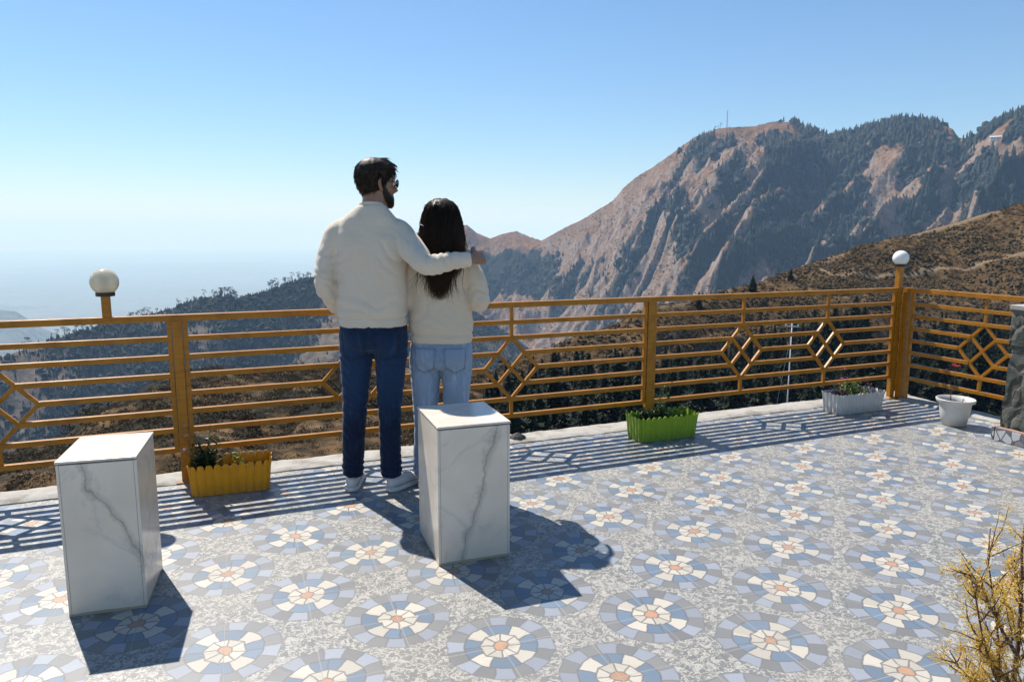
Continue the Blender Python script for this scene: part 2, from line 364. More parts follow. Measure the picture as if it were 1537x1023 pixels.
DC = [(-20, 2500), (-8, 2400), (0, 2250), (3, 2100), (8, 1950), (20, 1800), (31, 1700), (33, 1620), (50, 1500)]
def spursC(az, t, q=0):
    arc = np.radians(az) * 1750 + .62 * t
    wob = fbm(arc / 300, t / 260, 4, 5) * 120
    a = 1 - np.abs(fbm((arc + wob) / 190, t / 900 + 3, 2, 11)) * 2.2
    b = 1 - np.abs(fbm((arc + wob * .6) / 66, t / 330, 3, 23)) * 2.2
    c = 1 - np.abs(fbm((arc + wob * .4) / 27, t / 150, 2, 29)) * 2.2
    return a * 78 + b * 31 + c * 7
def zC(az, r, detail=True):
    D = lerp_tab(az, DC); zc = CAM_H + D * T_(lerp_tab(az, CREST_C)); t = D - r
    z = zc - prof(t, .64, 18)
    z = np.maximum(z, -620 + 0 * z)
    amp = sstep(0, 330, t) * (1 - .6 * sstep(900, 1300, t))
    z = z + (spursC(az, t) - 45) * amp
    x = np.sin(np.radians(az)) * r; y = np.cos(np.radians(az)) * r
    n = fbm(x / 46, y / 46, 5, 31, .6) + .6 * fbm(x / 120, y / 120, 3, 37)
    z = z + n * (2 + 24 * sstep(0, 160, np.abs(t)))
    return z
def forestC(az, r):
    D = lerp_tab(az, DC); t = D - r
    d = 1.0
    sl = (spursC(az + .35, t) - spursC(az - .35, t)) / 21.0          # falls to the right where negative
    x = np.sin(np.radians(az)) * r; y = np.cos(np.radians(az)) * r
    f = .06 - .34 * sl - .10 * sstep(21, 17, az) + .55 * fbm(x / 130, y / 130, 5, 77, .6) + .02 * (az - 12)
    zz = lerp_tab(az, CREST_C); zcz = CAM_H + D * T_(zz) - prof(t, .64, 18); el = np.degrees(np.arctan2(zcz - CAM_H, r))
    for a0, e0, sa, se, k in PATCH_C:
        f = f + k * np.exp(-((az - a0) / sa) ** 2 - ((el - e0) / se) ** 2)
    return f
PATCH_C = [(23, 5, 2.3, 2.3, .75), (25, 2, 2, 1.5, .4), (27, 7.3, 2.5, .8, .8), (26.6, 5.2, .9, .9, -1.1), (26.9, 3.4, .9, 1.0, -1.0), (26.6, 1.4, .9, 1.3, -1.0), (29, 4.5, 1.0, 3, .7),
           (30.4, 3.8, .45, 1.8, -.9), (32.2, 3.4, 1.3, 2.2, .6), (33.3, 5.6, 1.3, .45, -1.2), (34.4, 3.2, 1.0, 1.3, -.6), (36, 7.6, 2.5, 1.1, .9), (14.6, 5.9, 1.1, 1.0, .9), (16.2, 7.2, 1.3, .5, -.7),
           (19.4, 7.3, 1.3, .6, -.9), (12.4, 0.2, 1.0, 1.6, .75), (13.6, -2, 1.2, 1.5, .6), (16.5, 2.5, .9, 1.4, .6), (9, 2, 1.4, 1.2, -.6), (6.5, -.6, 1.6, 1.3, -.6), (10, 4.0, 3, 1.3, -.5), (14, 7.2, 2, .5, -.6), (18, 4.5, .8, 1.2, -.5), (11, 3, 1.0, 1.5, -.5),
           (21, .5, 1.5, 1.2, .5), (0, -.6, 4, .7, -.8), (-2, -3.6, 4.5, 1.5, 1.1), (2.2, -2.6, 1.6, 1.0, .55), (-5, -2.6, 3, .8, .5), (2.5, -5.2, 4.5, 1.9, .75), (7.5, -3.2, 1.3, 1.3, .5)]  # some mid and low wooded patches also put slope shade into the cover
DB = [(-52, 950), (-36, 1000), (-20, 1150), (-5, 1350), (3, 1300), (12, 1000)]
def spursB(az, t):
    arc = np.radians(az) * 1150 + .45 * t
    return (1 - np.abs(fbm((arc + fbm(arc / 200, t / 300, 2, 3) * 50) / 150, t / 700, 3, 41)) * 2.2) * 46
def zB(az, r):
    D = lerp_tab(az, DB); zc = CAM_H + D * T_(lerp_tab(az, CREST_B)); t = D - r
    z = zc - prof(t, .58, 14)
    x = np.sin(np.radians(az)) * r; y = np.cos(np.radians(az)) * r
    return z + (spursB(az, t) - 30) * sstep(0, 260, np.abs(t)) + fbm(x / 40, y / 40, 4, 51) * (1.5 + 8 * sstep(0, 150, np.abs(t)))
def forestB(az, r):
    D = lerp_tab(az, DB); t = D - r; x = np.sin(np.radians(az)) * r; y = np.cos(np.radians(az)) * r
    sl = (spursB(az + .4, t) - spursB(az - .4, t)) / 16.0
    f = .64 + .62 * fbm(x / 90, y / 90, 5, 61, .6) - .22 * sl
    f = f - .7 * np.exp(-((az + 13.5) / 2.0) ** 2 - ((t - 190) / 120) ** 2) - .6 * np.exp(-((az + 14) / 5) ** 2 - ((t - 420) / 90) ** 2) - .5 * np.exp(-((az + 1) / 6) ** 2 - ((t - 520) / 120) ** 2)
    return f
RCN = [(-60, 70), (-40, 78), (-25, 95), (-10, 105), (0, 110), (5, 122), (10, 142), (20, 190), (30, 230), (41, 262), (60, 300)]
RTN = [(-60, .35), (-5, .35), (0, .5), (5, .6), (12, .64), (60, .62)]
ZTN = [(-60, -10.5), (-40, -10.5), (-5, -12.5), (0, -19), (5, -27), (12, -33), (20, -37), (40, -35), (60, -30)]
def zN(az, r):
    rc = lerp_tab(az, RCN); zc = CAM_H + rc * T_(lerp_tab(az, CREST_N)); rt = rc * lerp_tab(az, RTN); zt = lerp_tab(az, ZTN)
    a = np.clip((r - 5) / (rt - 5), 0, 1); b = np.clip((r - rt) / (rc - rt), 0, 1)
    z = np.where(r < rt, -5.2 + (zt + 5.2) * a ** .9, zt + (zc - zt) * (b * (1 + .25 * (1 - b)))/1.0)
    z = np.where(r > rc, zc - prof(r - rc, .62, 5), z)
    x = np.sin(np.radians(az)) * r; y = np.cos(np.radians(az)) * r
    k = sstep(6, 40, r) * (1 - .72 * np.exp(-((r - rc) / 14) ** 2))
    z = z + k * (fbm(x / 17, y / 17, 5, 91, .55) * 2.6 + (1 - np.abs(fbm(x / 9, y / 13, 3, 97)) * 2) * .7 - .5)
    # old terraces across the slope
    w = np.sin(z * 2.1 + fbm(x / 30, y / 30, 2, 99) * 5)
    return z + k * w * .42
def march(f, az, el, r0, r1, step):
    r = np.arange(r0, r1, step); z = f(np.full(r.shape, az), r); e = np.degrees(np.arctan2(z - CAM_H, r))
    i = np.argmax(e >= el); return float(r[i]) if e[i] >= el else None
def pol(az, r): return math.sin(R(az)) * r, math.cos(R(az)) * r
def on(f, az, r, dz=0): x, y = pol(az, r); return (x, y, float(f(np.array([az]), np.array([r]))[0]) + dz)

def polar(name, mat, az0, az1, daz, rs, zf, forest=None, trail=None):
    az = np.arange(az0, az1 + daz * .5, daz); A, Rr = np.meshgrid(az, rs); Z = zf(A, Rr)
    X = np.sin(np.radians(A)) * Rr; Y = np.cos(np.radians(A)) * Rr
    V = np.stack([X, Y, Z], -1).reshape(-1, 3); n = len(az); m = len(rs)
    i = (np.arange(m - 1)[:, None] * n + np.arange(n - 1)[None]).ravel()
    F = np.stack([i, i + 1, i + n + 1, i + n], -1)
    me = npmesh(name, V, F[:, ::-1] if False else F[:, [0, 1, 2, 3]])
    a = me.attributes.new('forest', 'FLOAT', 'POINT'); a.data.foreach_set('value', (forest(A, Rr) if forest else np.zeros(A.shape)).ravel().astype(np.float32))
    a = me.attributes.new('trail', 'FLOAT', 'POINT'); a.data.foreach_set('value', (trail(X, Y) if trail else np.zeros(A.shape)).ravel().astype(np.float32))
    return tag(link(name, me, mat, smooth=True), kind='structure')

# far valley floor out to the horizon
rs = np.geomspace(300, 45000, 90); 
polar('valley_ground', M['valley'], -180, 180, 2.0, rs, lambda a, r: -980 + 90 * fbm(np.sin(np.radians(a)) * r / 2500, np.cos(np.radians(a)) * r / 2500, 4, 3) - r * r / 12.7e6 * .5)
FARR = [(-60, -5.9), (-41.94, -5.6), (-37.48, -5.3), (-35.38, -5.05), (-34.5, -5.2), (-33.3, -6.3), (-31.5, -7.3), (-27, -9)]
polar('far_hills', M['valley'], -60, -26, .12, np.linspace(4700, 6900, 60), lambda a, r: CAM_H + 5600 * T_(lerp_tab(a, FARR)) - prof(5600 - r, .42, 60) + fbm(np.radians(a) * 5600 / 300 + r / 900, r / 400, 4, 8) * 45 * sstep(0, 400, np.abs(5600 - r)))
FAR2 = [(-60, -3.2), (-50, -3.6), (-40, -4.2), (-36, -4.7), (-30, -5.5), (-24, -6.2), (-18, -6.4)]
polar('distant_range', M['valley'], -60, -16, .2, np.linspace(9500, 13000, 40), lambda a, r: CAM_H + 11000 * T_(lerp_tab(a, FAR2)) - prof(11000 - r, .3, 90) + fbm(np.radians(a) * 11000 / 600 + r / 900, r / 700, 4, 18) * 70)
polar('mountain', M['mountain'], -23, 48, .06, np.r_[np.linspace(900, 1350, 90)[:-1], np.linspace(1350, 2520, 240)], zC, forestC)
polar('forested_ridge', M['ridge'], -50, 11, .08, np.r_[np.linspace(420, 800, 60)[:-1], np.linspace(800, 1500, 170)], zB, forestB)
PATH1 = [(20.91, -1.99), (21.8, -2.41), (23.06, -2.64), (23.61, -2.92), (24.36, -3.04), (26.0, -3.01), (27.88, -2.92), (29.2, -2.6), (30.44, -2.32), (32.7, -2.01), (33.95, -1.59), (35.06, -1.2), (37.5, -.6)]
trail_pts = []
for a_, e_ in PATH1:
    rr = march(zN, a_, e_, 60, 260, .5)
    if rr: trail_pts.append(pol(a_, rr))
def trailN(X, Y):
    d = np.full(X.shape, 1e9)
    for (x0, y0), (x1, y1) in zip(trail_pts[:-1], trail_pts[1:]):
        L2 = (x1 - x0) ** 2 + (y1 - y0) ** 2; t = np.clip(((X - x0) * (x1 - x0) + (Y - y0) * (y1 - y0)) / L2, 0, 1)
        d = np.minimum(d, np.hypot(X - x0 - t * (x1 - x0), Y - y0 - t * (y1 - y0)))
    A = np.degrees(np.arctan2(X, Y)); rr = np.hypot(X, Y); rc = lerp_tab(A, RCN)
    top = (1 - sstep(.8, 2.6, np.abs(rr - rc + 1))) * sstep(.42, .6, vnoise(X / 14, Y / 14, 5)) * sstep(8, 16, A)
    return np.maximum((1 - sstep(.25, .8, d)) * .75, top * .45)
def forest_shadeN(A, r): 
    x = np.sin(np.radians(A)) * r; y = np.cos(np.radians(A)) * r
    return   .16 + .5 * fbm(x / 9, y / 9, 4, 71) + .36 * sstep(4, -8, A) + .5 * sstep(-3, 3, A) * sstep(.86, .70, r / lerp_tab(A, RCN))  # left slope darker: brush and soil, with its shade put into the colour
rn = np.r_[np.linspace(5, 60, 110)[:-1], np.linspace(60, 280, 210)[:-1], np.linspace(280, 520, 30)]
polar('near_hillside', M['slope'], -58, 58, .1, rn, zN, forest_shadeN, trailN)

def scatter(name, mat, pts, size, tmpl, kind='stuff', label=None, cat=None, seed=3):
    """many copies of small template meshes baked into one mesh: something nobody could count"""
    rng = np.random.default_rng(seed); Vs = []; Fs = []; o = 0
    which = rng.integers(0, len(tmpl), len(pts))
    for k, (tv, tf) in enumerate(tmpl):
        idx = np.where(which == k)[0]
        if not len(idx): continue
        a = rng.uniform(0, 6.28, len(idx)); c, s = np.cos(a), np.sin(a); sz = size[idx][:, None]; wd = rng.uniform(.8, 1.25, (len(idx), 1))
        x = (tv[None, :, 0] * c[:, None] - tv[None, :, 1] * s[:, None]) * sz * wd; y = (tv[None, :, 0] * s[:, None] + tv[None, :, 1] * c[:, None]) * sz * wd
        P = np.stack([x, y, tv[None, :, 2] * sz], -1) + pts[idx][:, None, :]
        Vs.append(P.reshape(-1, 3)); F = tf[None] + (np.arange(len(idx)) * len(tv))[:, None, None] + o; Fs.append(F.reshape(-1, 3)); o += len(idx) * len(tv)
    me = npmesh(name, np.concatenate(Vs), np.concatenate(Fs))
    return tag(link(name, me, mat), label, cat, None, kind)
def t_conifer(seed, n=6, lev=4):
    rng = np.random.default_rng(seed); V = []; F = []
    for l in range(lev):
        z0 = .12 + .78 * l / lev; z1 = min(1, z0 + .42); r = .17 * (1 - l / lev) + .03; o = len(V); V.append((rng.normal(0, .01), rng.normal(0, .01), z1))
        for k in range(n): a = 6.283 * k / n + rng.uniform(-.3, .3); q = r * rng.uniform(.7, 1.3); V.append((q * math.cos(a), q * math.sin(a), z0 + rng.uniform(-.05, .05)))
        for k in range(n): F.append((o, o + 1 + k, o + 1 + (k + 1) % n))
    return np.array(V), np.array(F)
def t_bush(seed, flat=.7, n=7, sub=3):
    rng = np.random.default_rng(seed); V = []; F = []
    for l in range(sub):
        c = rng.uniform(-.3, .3, 3) * (1, 1, .3) + (0, 0, .35 * flat); r = rng.uniform(.3, .5); o = len(V)
        V.append(c + (0, 0, r * flat))
        for k in range(n): a = 6.283 * k / n; q = r * rng.uniform(.75, 1.2); V.append(c + (q * math.cos(a), q * math.sin(a), rng.uniform(-.1, .25) * flat))
        for k in range(n): a = 6.283 * k / n; q = r * .8; V.append(c + (q * math.cos(a), q * math.sin(a), -.4 * flat))
        for k in range(n):
            k2 = (k + 1) % n; F += [(o, o + 1 + k, o + 1 + k2), (o + 1 + k, o + 1 + n + k, o + 1 + k2), (o + 1 + k2, o + 1 + n + k, o + 1 + n + k2)]
    return np.array(V), np.array(F)
def t_shrubby(seed, n=70, sg=.075):
    rng = np.random.default_rng(seed); V = []; F = []; L = rng.uniform(-.35, .35, (4, 2))
    for i in range(n):
        c = L[i % 4]; d = rng.normal(0, 1, 3); d[2] = abs(d[2]); d /= np.linalg.norm(d); p = d * rng.uniform(.12, .42) * (1, 1, 1.1) + (c[0], c[1], 0); o = len(V)
        for j in range(3): V.append(p + rng.normal(0, sg, 3))
        F.append((o, o + 1, o + 2))
    return np.array(V), np.array(F)
def t_tuft(seed, n=26, flat=.8):
    rng = np.random.default_rng(seed); V, F = t_bush(seed, flat, 6, 3); V = list(V * .9); F = list(F)
    for _ in range(n):
        d = rng.normal(0, 1, 3); d[2] = abs(d[2]) * .9; d /= np.linalg.norm(d); p = d * rng.uniform(.25, .52) * (1, 1, flat) + (0, 0, .12); o = len(V)
        for j in range(3): V.append(p + rng.normal(0, .07, 3))
        F.append((o, o + 1, o + 2))
    return np.array(V), np.array(F)
def sample(zf, ff, az0, az1, r0, r1, n, thr, seed, hard=.12):
    rng = np.random.default_rng(seed); az = rng.uniform(az0, az1, n); r = np.sqrt(rng.uniform(r0 ** 2, r1 ** 2, n)); f = ff(az, r) + rng.normal(0, hard, n); k = f > thr
    az, r = az[k], r[k]; return np.stack([np.sin(np.radians(az)) * r, np.cos(np.radians(az)) * r, zf(az, r) - .5], -1)
rng0 = np.random.default_rng(1)
con = [t_conifer(i) for i in range(5)]; bsh = [t_bush(i, .9) for i in range(5)]
P = sample(zC, forestC, -17, 47, 1050, 2050, 42000, .42, 2)
scatter('mountain_forest', M['wood'], P, rng0.uniform(9, 19, len(P)), con + bsh[:1], label='dark conifer forest filling the gullies of the brown mountain', cat='forest')
P = sample(zC, lambda a, r: .5 + .9 * fbm(np.sin(np.radians(a)) * r / 45, np.cos(np.radians(a)) * r / 45, 4, 19) - .8 * (forestC(a, r) > .42), -17, 47, 1050, 2250, 52000, .50, 12)
scatter('mountain_scrub', M['wood'], P, rng0.uniform(1.5, 4.2, len(P)), [t_bush(60 + i, .8, 5, 1) for i in range(4)], label='small dark bushes dotted over the bare brown mountain spurs', cat='scrub', seed=15)
P = sample(zB, forestB, -48, 10, 560, 1360, 70000, .42, 4)
scatter('ridge_forest', M['wood'], P, rng0.uniform(3, 7.5, len(P)), bsh[:1] + con[:4], label='hazy blue-green forest covering the lower ridge', cat='forest', seed=5)
P = sample(zN, lambda a, r: .5 + .6 * fbm(np.sin(np.radians(a)) * r / 14, np.cos(np.radians(a)) * r / 14, 3, 15), -48, 48, 9, 275, 70000, .34, 6)
dist = np.hypot(P[:, 0], P[:, 1]); tr = trailN(P[:, 0], P[:, 1]); P = P[tr < .2]; dist = np.hypot(P[:, 0], P[:, 1]); P[:, 2] += .35
leftness = sstep(6, -6, np.degrees(np.arctan2(P[:, 0], P[:, 1])))
sz_ = rng0.uniform(.45, 1.25, len(P)) * (1 + .3 * leftness) * np.where(rng0.uniform(0, 1, len(P)) < .10, 1.9, 1) * (.45 + .55 * sstep(12, 70, dist)); k_ = dist < 105
scatter('hillside_scrub', M['scrub'], P[k_], sz_[k_], [t_shrubby(20 + i, 170, .042) for i in range(7)], label='dry brown bushes crowding the dark slope just below the terrace', cat='scrub', seed=8)
scatter('hillside_scrub', M['scrub_far'], P[~k_], sz_[~k_], [t_shrubby(20 + i, 45) for i in range(7)], label='dry brown tufts and low bushes covering the farther brown hillside', cat='scrub', seed=9)

rng1 = np.random.default_rng(33)
P = sample(zN, lambda a, r: .5 + .5 * fbm(np.sin(np.radians(a)) * r / 9, np.cos(np.radians(a)) * r / 9, 3, 25) - .6 * trailN(np.sin(np.radians(a)) * r, np.cos(np.radians(a)) * r), 4, 46, 110, 268, 60000, .42, 26); P[:, 2] += .4
scatter('hillside_tufts', M['scrub_far'], P, rng1.uniform(.3, .9, len(P)), [t_bush(90 + i, .8, 5, 2) for i in range(5)], label='small dark tufts dotted over the brown slope across the gully', cat='scrub', seed=28)
# conifers in the gully below the terrace: each one a thing
def conifer_mesh(seed, h=1.0, wid=.17, lev=26):
    rng = random.Random(seed); V = []; F = []
    for (z0, z1, q0, q1) in ((.05, .38, .60, .46), (.34, .68, .48, .28), (.64, .97, .30, .01)):
        o = len(V)
        for k in range(11):
            a = 6.283 * k / 11; j = rng.uniform(.8, 1.15); V += [(wid * q0 * j * math.cos(a), wid * q0 * j * math.sin(a), z0 + rng.uniform(-.03, .02)), (wid * q1 * math.cos(a), wid * q1 * math.sin(a), z1)]
        for k in range(11): k2 = (k + 1) % 11; F += [(o + 2 * k, o + 2 * k2, o + 2 * k2 + 1), (o + 2 * k, o + 2 * k2 + 1, o + 2 * k + 1)]
    for l in range(lev):
        f = l / lev; z = .07 + .9 * f; rr = wid * (1 - f) ** .75 * rng.uniform(.75, 1.15) + .012
        nb = 13 if f < .7 else 8
        for k in range(nb):
            a = 6.283 * (k + rng.random() * .8) / nb + l * .7; q = rr * rng.uniform(.65, 1.2)
            for s in range(4):
                b = a + rng.uniform(-.35, .35); q1 = q * rng.uniform(.75, 1.05); q0 = q1 * rng.uniform(.1, .5); dz = -.25 * q1 + rng.uniform(-.012, .02); w = rr * rng.uniform(.16, .3)
                o = len(V); cx, sx = math.cos(b), math.sin(b)
                V += [(q0 * cx - w * sx * .6, q0 * sx + w * cx * .6, z + .012), (q0 * cx + w * sx * .6, q0 * sx - w * cx * .6, z), (q1 * cx + w * sx * .4, q1 * sx - w * cx * .4, z + dz), (q1 * cx * 1.12, q1 * sx * 1.12, z + dz * .6 + .01), (q1 * cx - w * sx * .4, q1 * sx + w * cx * .4, z + dz)]
                F += [(o, o + 1, o + 2), (o, o + 2, o + 4), (o + 4, o + 2, o + 3)]
    return npmesh('crown', np.array(V), np.array(F))
cm = [conifer_mesh(i, wid=w) for i, w in enumerate((.19, .23, .17, .25))]
for m_ in cm: m_.materials.append(M['conifer'])
tb = MB(); tb.tube([(0, 0, -.04), (0, 0, .3), (0, 0, .97)], [.016, .011, .002], 7); tm = tb.mesh('trunk'); tm.materials.append(M['trunk'])
LIM = [(-2, -10.2), (0, -9.3), (2, -8.6), (6, -8.2), (12, -7.6), (16, -7.2), (19, -6.0), (22, -5.2), (23.3, -4.1), (26.4, -3.9), (27, -5.4), (29.5, -4.9), (31, -4.2), (36, -4.4), (42, -4)]
rng = random.Random(12); n_con = 0
spots = [(rng.uniform(-1.5, 42), rng.uniform(.42, .93)) for _ in range(4200)]
spots = [(23.6, .74), (24.2, .73), (24.9, .735), (25.5, .74), (26.1, .735), (1.7, .8), (18.4, .975), (14.5, .97), (21.0, .97)] + spots
placed = []
for i, (a_, fr) in enumerate(spots):
    rc = float(lerp_tab(a_, RCN)); r = rc * fr; p = Vector(on(zN, a_, r, -.3)); h = rng.uniform(9, 17) if i >= 9 else (14.5, 15.5, 14, 15, 13, 6, 4.5, 4, 3.2)[i]
    top = math.degrees(math.atan2(p.z + h - CAM_H, r)); lim = float(lerp_tab(a_, LIM))
    clump = float(fbm(np.array([p.x / 26]), np.array([p.y / 26]), 2, 44)[0])
    if i >= 9 and (top > lim - rng.uniform(0, 1.2) or top < -15.5 or clump < -.30 or any((p.xy - q.xy).length < 2.3 for q in placed)): continue
    placed.append(p); k = rng.randrange(4)
    t = thing('conifer', 'dark green conifer growing on the steep slope below the terrace railing', 'tree', p, rng.uniform(0, 6.28), 'conifers on the slope below the terrace')
    s_ = h; t.scale = (s_ * rng.uniform(.85, 1.2),) * 2 + (s_,)
    for nm, me in (('crown', cm[k]), ('trunk', tm)):
        o = bpy.data.objects.new(nm, me); COL.objects.link(o); o.parent = t
    n_con += 1
    if n_con >= 290: break
print('conifers', n_con)
def sub_conifer(seed): 
    m_ = conifer_mesh(seed, wid=.21, lev=13); m_.calc_loop_triangles(); V = np.array([v.co[:] for v in m_.vertices]); F = np.array([t.vertices[:] for t in m_.loop_triangles]); bpy.data.meshes.remove(m_); return V, F
gp = []
for i in range(9000):
    a_, fr = rng.uniform(-2.5, 43), rng.uniform(.40, .92); rc = float(lerp_tab(a_, RCN)); r = rc * fr; x, y = pol(a_, r); h = rng.uniform(4, 8)
    if float(fbm(np.array([x / 26]), np.array([y / 26]), 2, 44)[0]) < -.30: continue
    p = Vector(on(zN, a_, r, -.3)); top = math.degrees(math.atan2(p.z + h - CAM_H, r)); lim = float(lerp_tab(a_, LIM))
    if top > lim - rng.uniform(.2, 2.0) or top < -17 or any((p.xy - q.xy).length < 1.9 for q in placed): continue
    placed.append(p); gp.append((*p, h))
    if len(gp) >= 620: break
gp = np.array(gp); print('wood', len(gp)); scatter('conifer_wood', M['conifer'], gp[:, :3], gp[:, 3], [sub_conifer(70 + i) for i in range(3)], label='dense dark conifer wood filling the gully below the railing', cat='wood', seed=41)
# pines standing along the crest of the hazy ridge
def pine_mesh(seed):
    rng = random.Random(seed); V = []; F = []
    for c in range(rng.randint(5, 8)):
        cz = rng.uniform(.5, .97); cr = rng.uniform(.05, .17); ca = rng.uniform(0, 6.28); cx, cy_ = cr * math.cos(ca), cr * math.sin(ca)
        for k in range(26):
            a = rng.uniform(0, 6.28); b = rng.uniform(-1, 1); q = .11 * rng.uniform(.5, 1); p = Vector((cx + q * math.cos(a), cy_ + q * math.sin(a), cz + b * .06)); o = len(V)
            for j in range(3): V.append(p + Vector((rng.uniform(-.05, .05), rng.uniform(-.05, .05), rng.uniform(-.035, .035))))
            F.append((o, o + 1, o + 2))
    return npmesh('crown', np.array([tuple(v) for v in V]), np.array(F))
pm = [pine_mesh(i) for i in range(5)]
for m_ in pm: m_.materials.append(M['wood'])
tb = MB(); tb.tube([(0, 0, -.1), (.01, 0, .5), (0, 0, .95)], [.02, .014, .004], 6); ptm = tb.mesh('trunk'); ptm.materials.append(M['trunk'])
rng = random.Random(5)
for i in range(120):
    a_ = rng.choice([rng.uniform(-37, -14.6), rng.uniform(-32.5, -26.5), rng.uniform(-18.5, -14.6), rng.uniform(-22.5, -20.5)])
    r = float(lerp_tab(a_, DB)) + rng.uniform(-12, 4); h = rng.uniform(7, 13) if rng.random() < .75 else rng.uniform(13, 18)
    t = thing('pine', 'tall slender pine silhouetted along the crest of the hazy forested ridge', 'tree', on(zB, a_, r, -.4), rng.uniform(0, 6.28), 'pines along the ridge crest')
    t.scale = (h, h, h); k = rng.randrange(5)
    for nm, me in (('crown', pm[k]), ('trunk', ptm)):
        o = bpy.data.objects.new(nm, me); COL.objects.link(o); o.parent = t
# three lone trees beside the mast, the mast itself, houses on the far ridge, a pole on the slope
M['pale_steel'] = mat_plain('pale_steel', (.55, .56, .56), .5, .1)
M['white_paint'] = mat_plain('white_house_wall', (.72, .70, .66), .8, .1)
M['roof'] = mat_plain('sheet_roof', (.62, .63, .64), .5, .15)
M['dark_glass'] = mat_plain('dark_window', (.03, .035, .04), .2, .1)
for i, (a_, h) in enumerate(((15.18, 9), (15.37, 8), (15.55, 13))):
    t = thing('hilltop_tree', ('smallest lone tree on the bare summit, farthest from the radio mast', 'middle one of the lone trees on the bare summit', 'largest lone tree on the summit, nearest the radio mast')[i], 'tree', on(zC, a_, float(lerp_tab(a_, DC)), -.4), i, 'lone trees on the summit'); t.scale = (h * 1.3, h * 1.3, h)
    for nm, me in (('crown', pm[i]), ('trunk', ptm)):
        o = bpy.data.objects.new(nm, me); COL.objects.link(o); o.parent = t
p = on(zC, 16.0, float(lerp_tab(16.0, DC)), -.5); ms = thing('radio_mast', 'thin lattice radio mast standing on the bare summit', 'mast', p)
b = MB(); H_ = 46
for k in range(4):
    a0 = k * math.pi / 2; a1 = a0 + math.pi / 2; f = lambda a, z: (2.0 * (1 - .75 * z / H_) * math.cos(a), 2.0 * (1 - .75 * z / H_) * math.sin(a), z)
    b.tube([f(a0, 0), f(a0, H_ * .86)], .24, 5)
    for l in range(12):
        z0 = H_ * .86 * l / 12; z1 = H_ * .86 * (l + 1) / 12; b.tube([f(a0, z0), f(a1, z1)], .12, 4)
b.build('lattice', M['pale_steel'], ms)
b = MB(); b.tube([(0, 0, H_ * .8), (0, 0, H_)], [.35, .12], 6); b.build('antenna', M['pale_steel'], ms)
for nm, lab, a_, e_, sz in (('hill_house', 'long white house with a pale sheet roof on the wooded far ridge', 32.98, 6.0, (20, 7, 4)), ('hill_house', 'small white house at the dip of the far ridge crest', 31.2, 6.05, (9, 6, 4.5))):
    rr = march(zC, a_, e_ - .05, 1300, 1720, 1) or 1600
    t = thing(nm, lab, 'house', on(zC, a_, rr, 0), R(-a_) + .1)
    b = MB(); b.box((0, 0, sz[2] / 2 - 1.5), (sz[0], sz[1], sz[2] + 3)); b.build('wall', M['white_paint'], t)
    b = MB(); L, Wd, z = sz[0] / 2 + .6, sz[1] / 2 + .6, sz[2]
    b.add([(-L, -Wd, z), (L, -Wd, z), (L, Wd, z), (-L, Wd, z), (-L, 0, z + 2), (L, 0, z + 2), (-L, -Wd, z - .3), (L, -Wd, z - .3), (L, Wd, z - .3), (-L, Wd, z - .3)], [(0, 1, 5, 4), (2, 3, 4, 5), (0, 4, 3), (1, 2, 5), (6, 7, 1, 0), (8, 9, 3, 2), (9, 6, 0, 3), (7, 8, 2, 1), (6, 9, 8, 7)]); b.build('roof', M['roof'], t)
    for k in range(int(sz[0] // 4)):
        b = MB(); b.box((-sz[0] / 2 + 2.5 + 4 * k, -sz[1] / 2 - .03, 2.2), (1.6, .1, 1.6)); b.build('window', M['dark_glass'], t)
a_ = 21.3; r = 74.0; p = Vector(on(zN, a_, r, -.3)); top = CAM_H + r * math.tan(R(-6.45))
t = thing('utility_pole', 'slim pale steel utility pole on the slope behind the railing', 'pole', p, R(-20)); h = top - p.z
b = MB(); b.tube([(0, 0, 0), (0, 0, h)], [.085, .05], 10); b.build('pole', M['pale_steel'], t, True)
b = MB(); b.box((0, 0, h - .5), (1.3, .09, .09)); b.build('crossarm', M['pale_steel'], t)
for x in (-.55, 0, .55):
    b = MB(); b.lathe([(.03, 0), (.06, .03), (.04, .08), (.06, .11), (.03, .16)], (x, 0, h - .455), 10); b.build('insulator', M['white_paint'], t, True)
b = MB(); b.tube([(0, 0, 2), (1.6, 0, 0.2)], .02, 5); b.tube([(0, 0, h - 1), (-2.6, 0, -.2)], .015, 5); b.build('stay_wire', M['pale_steel'], t)
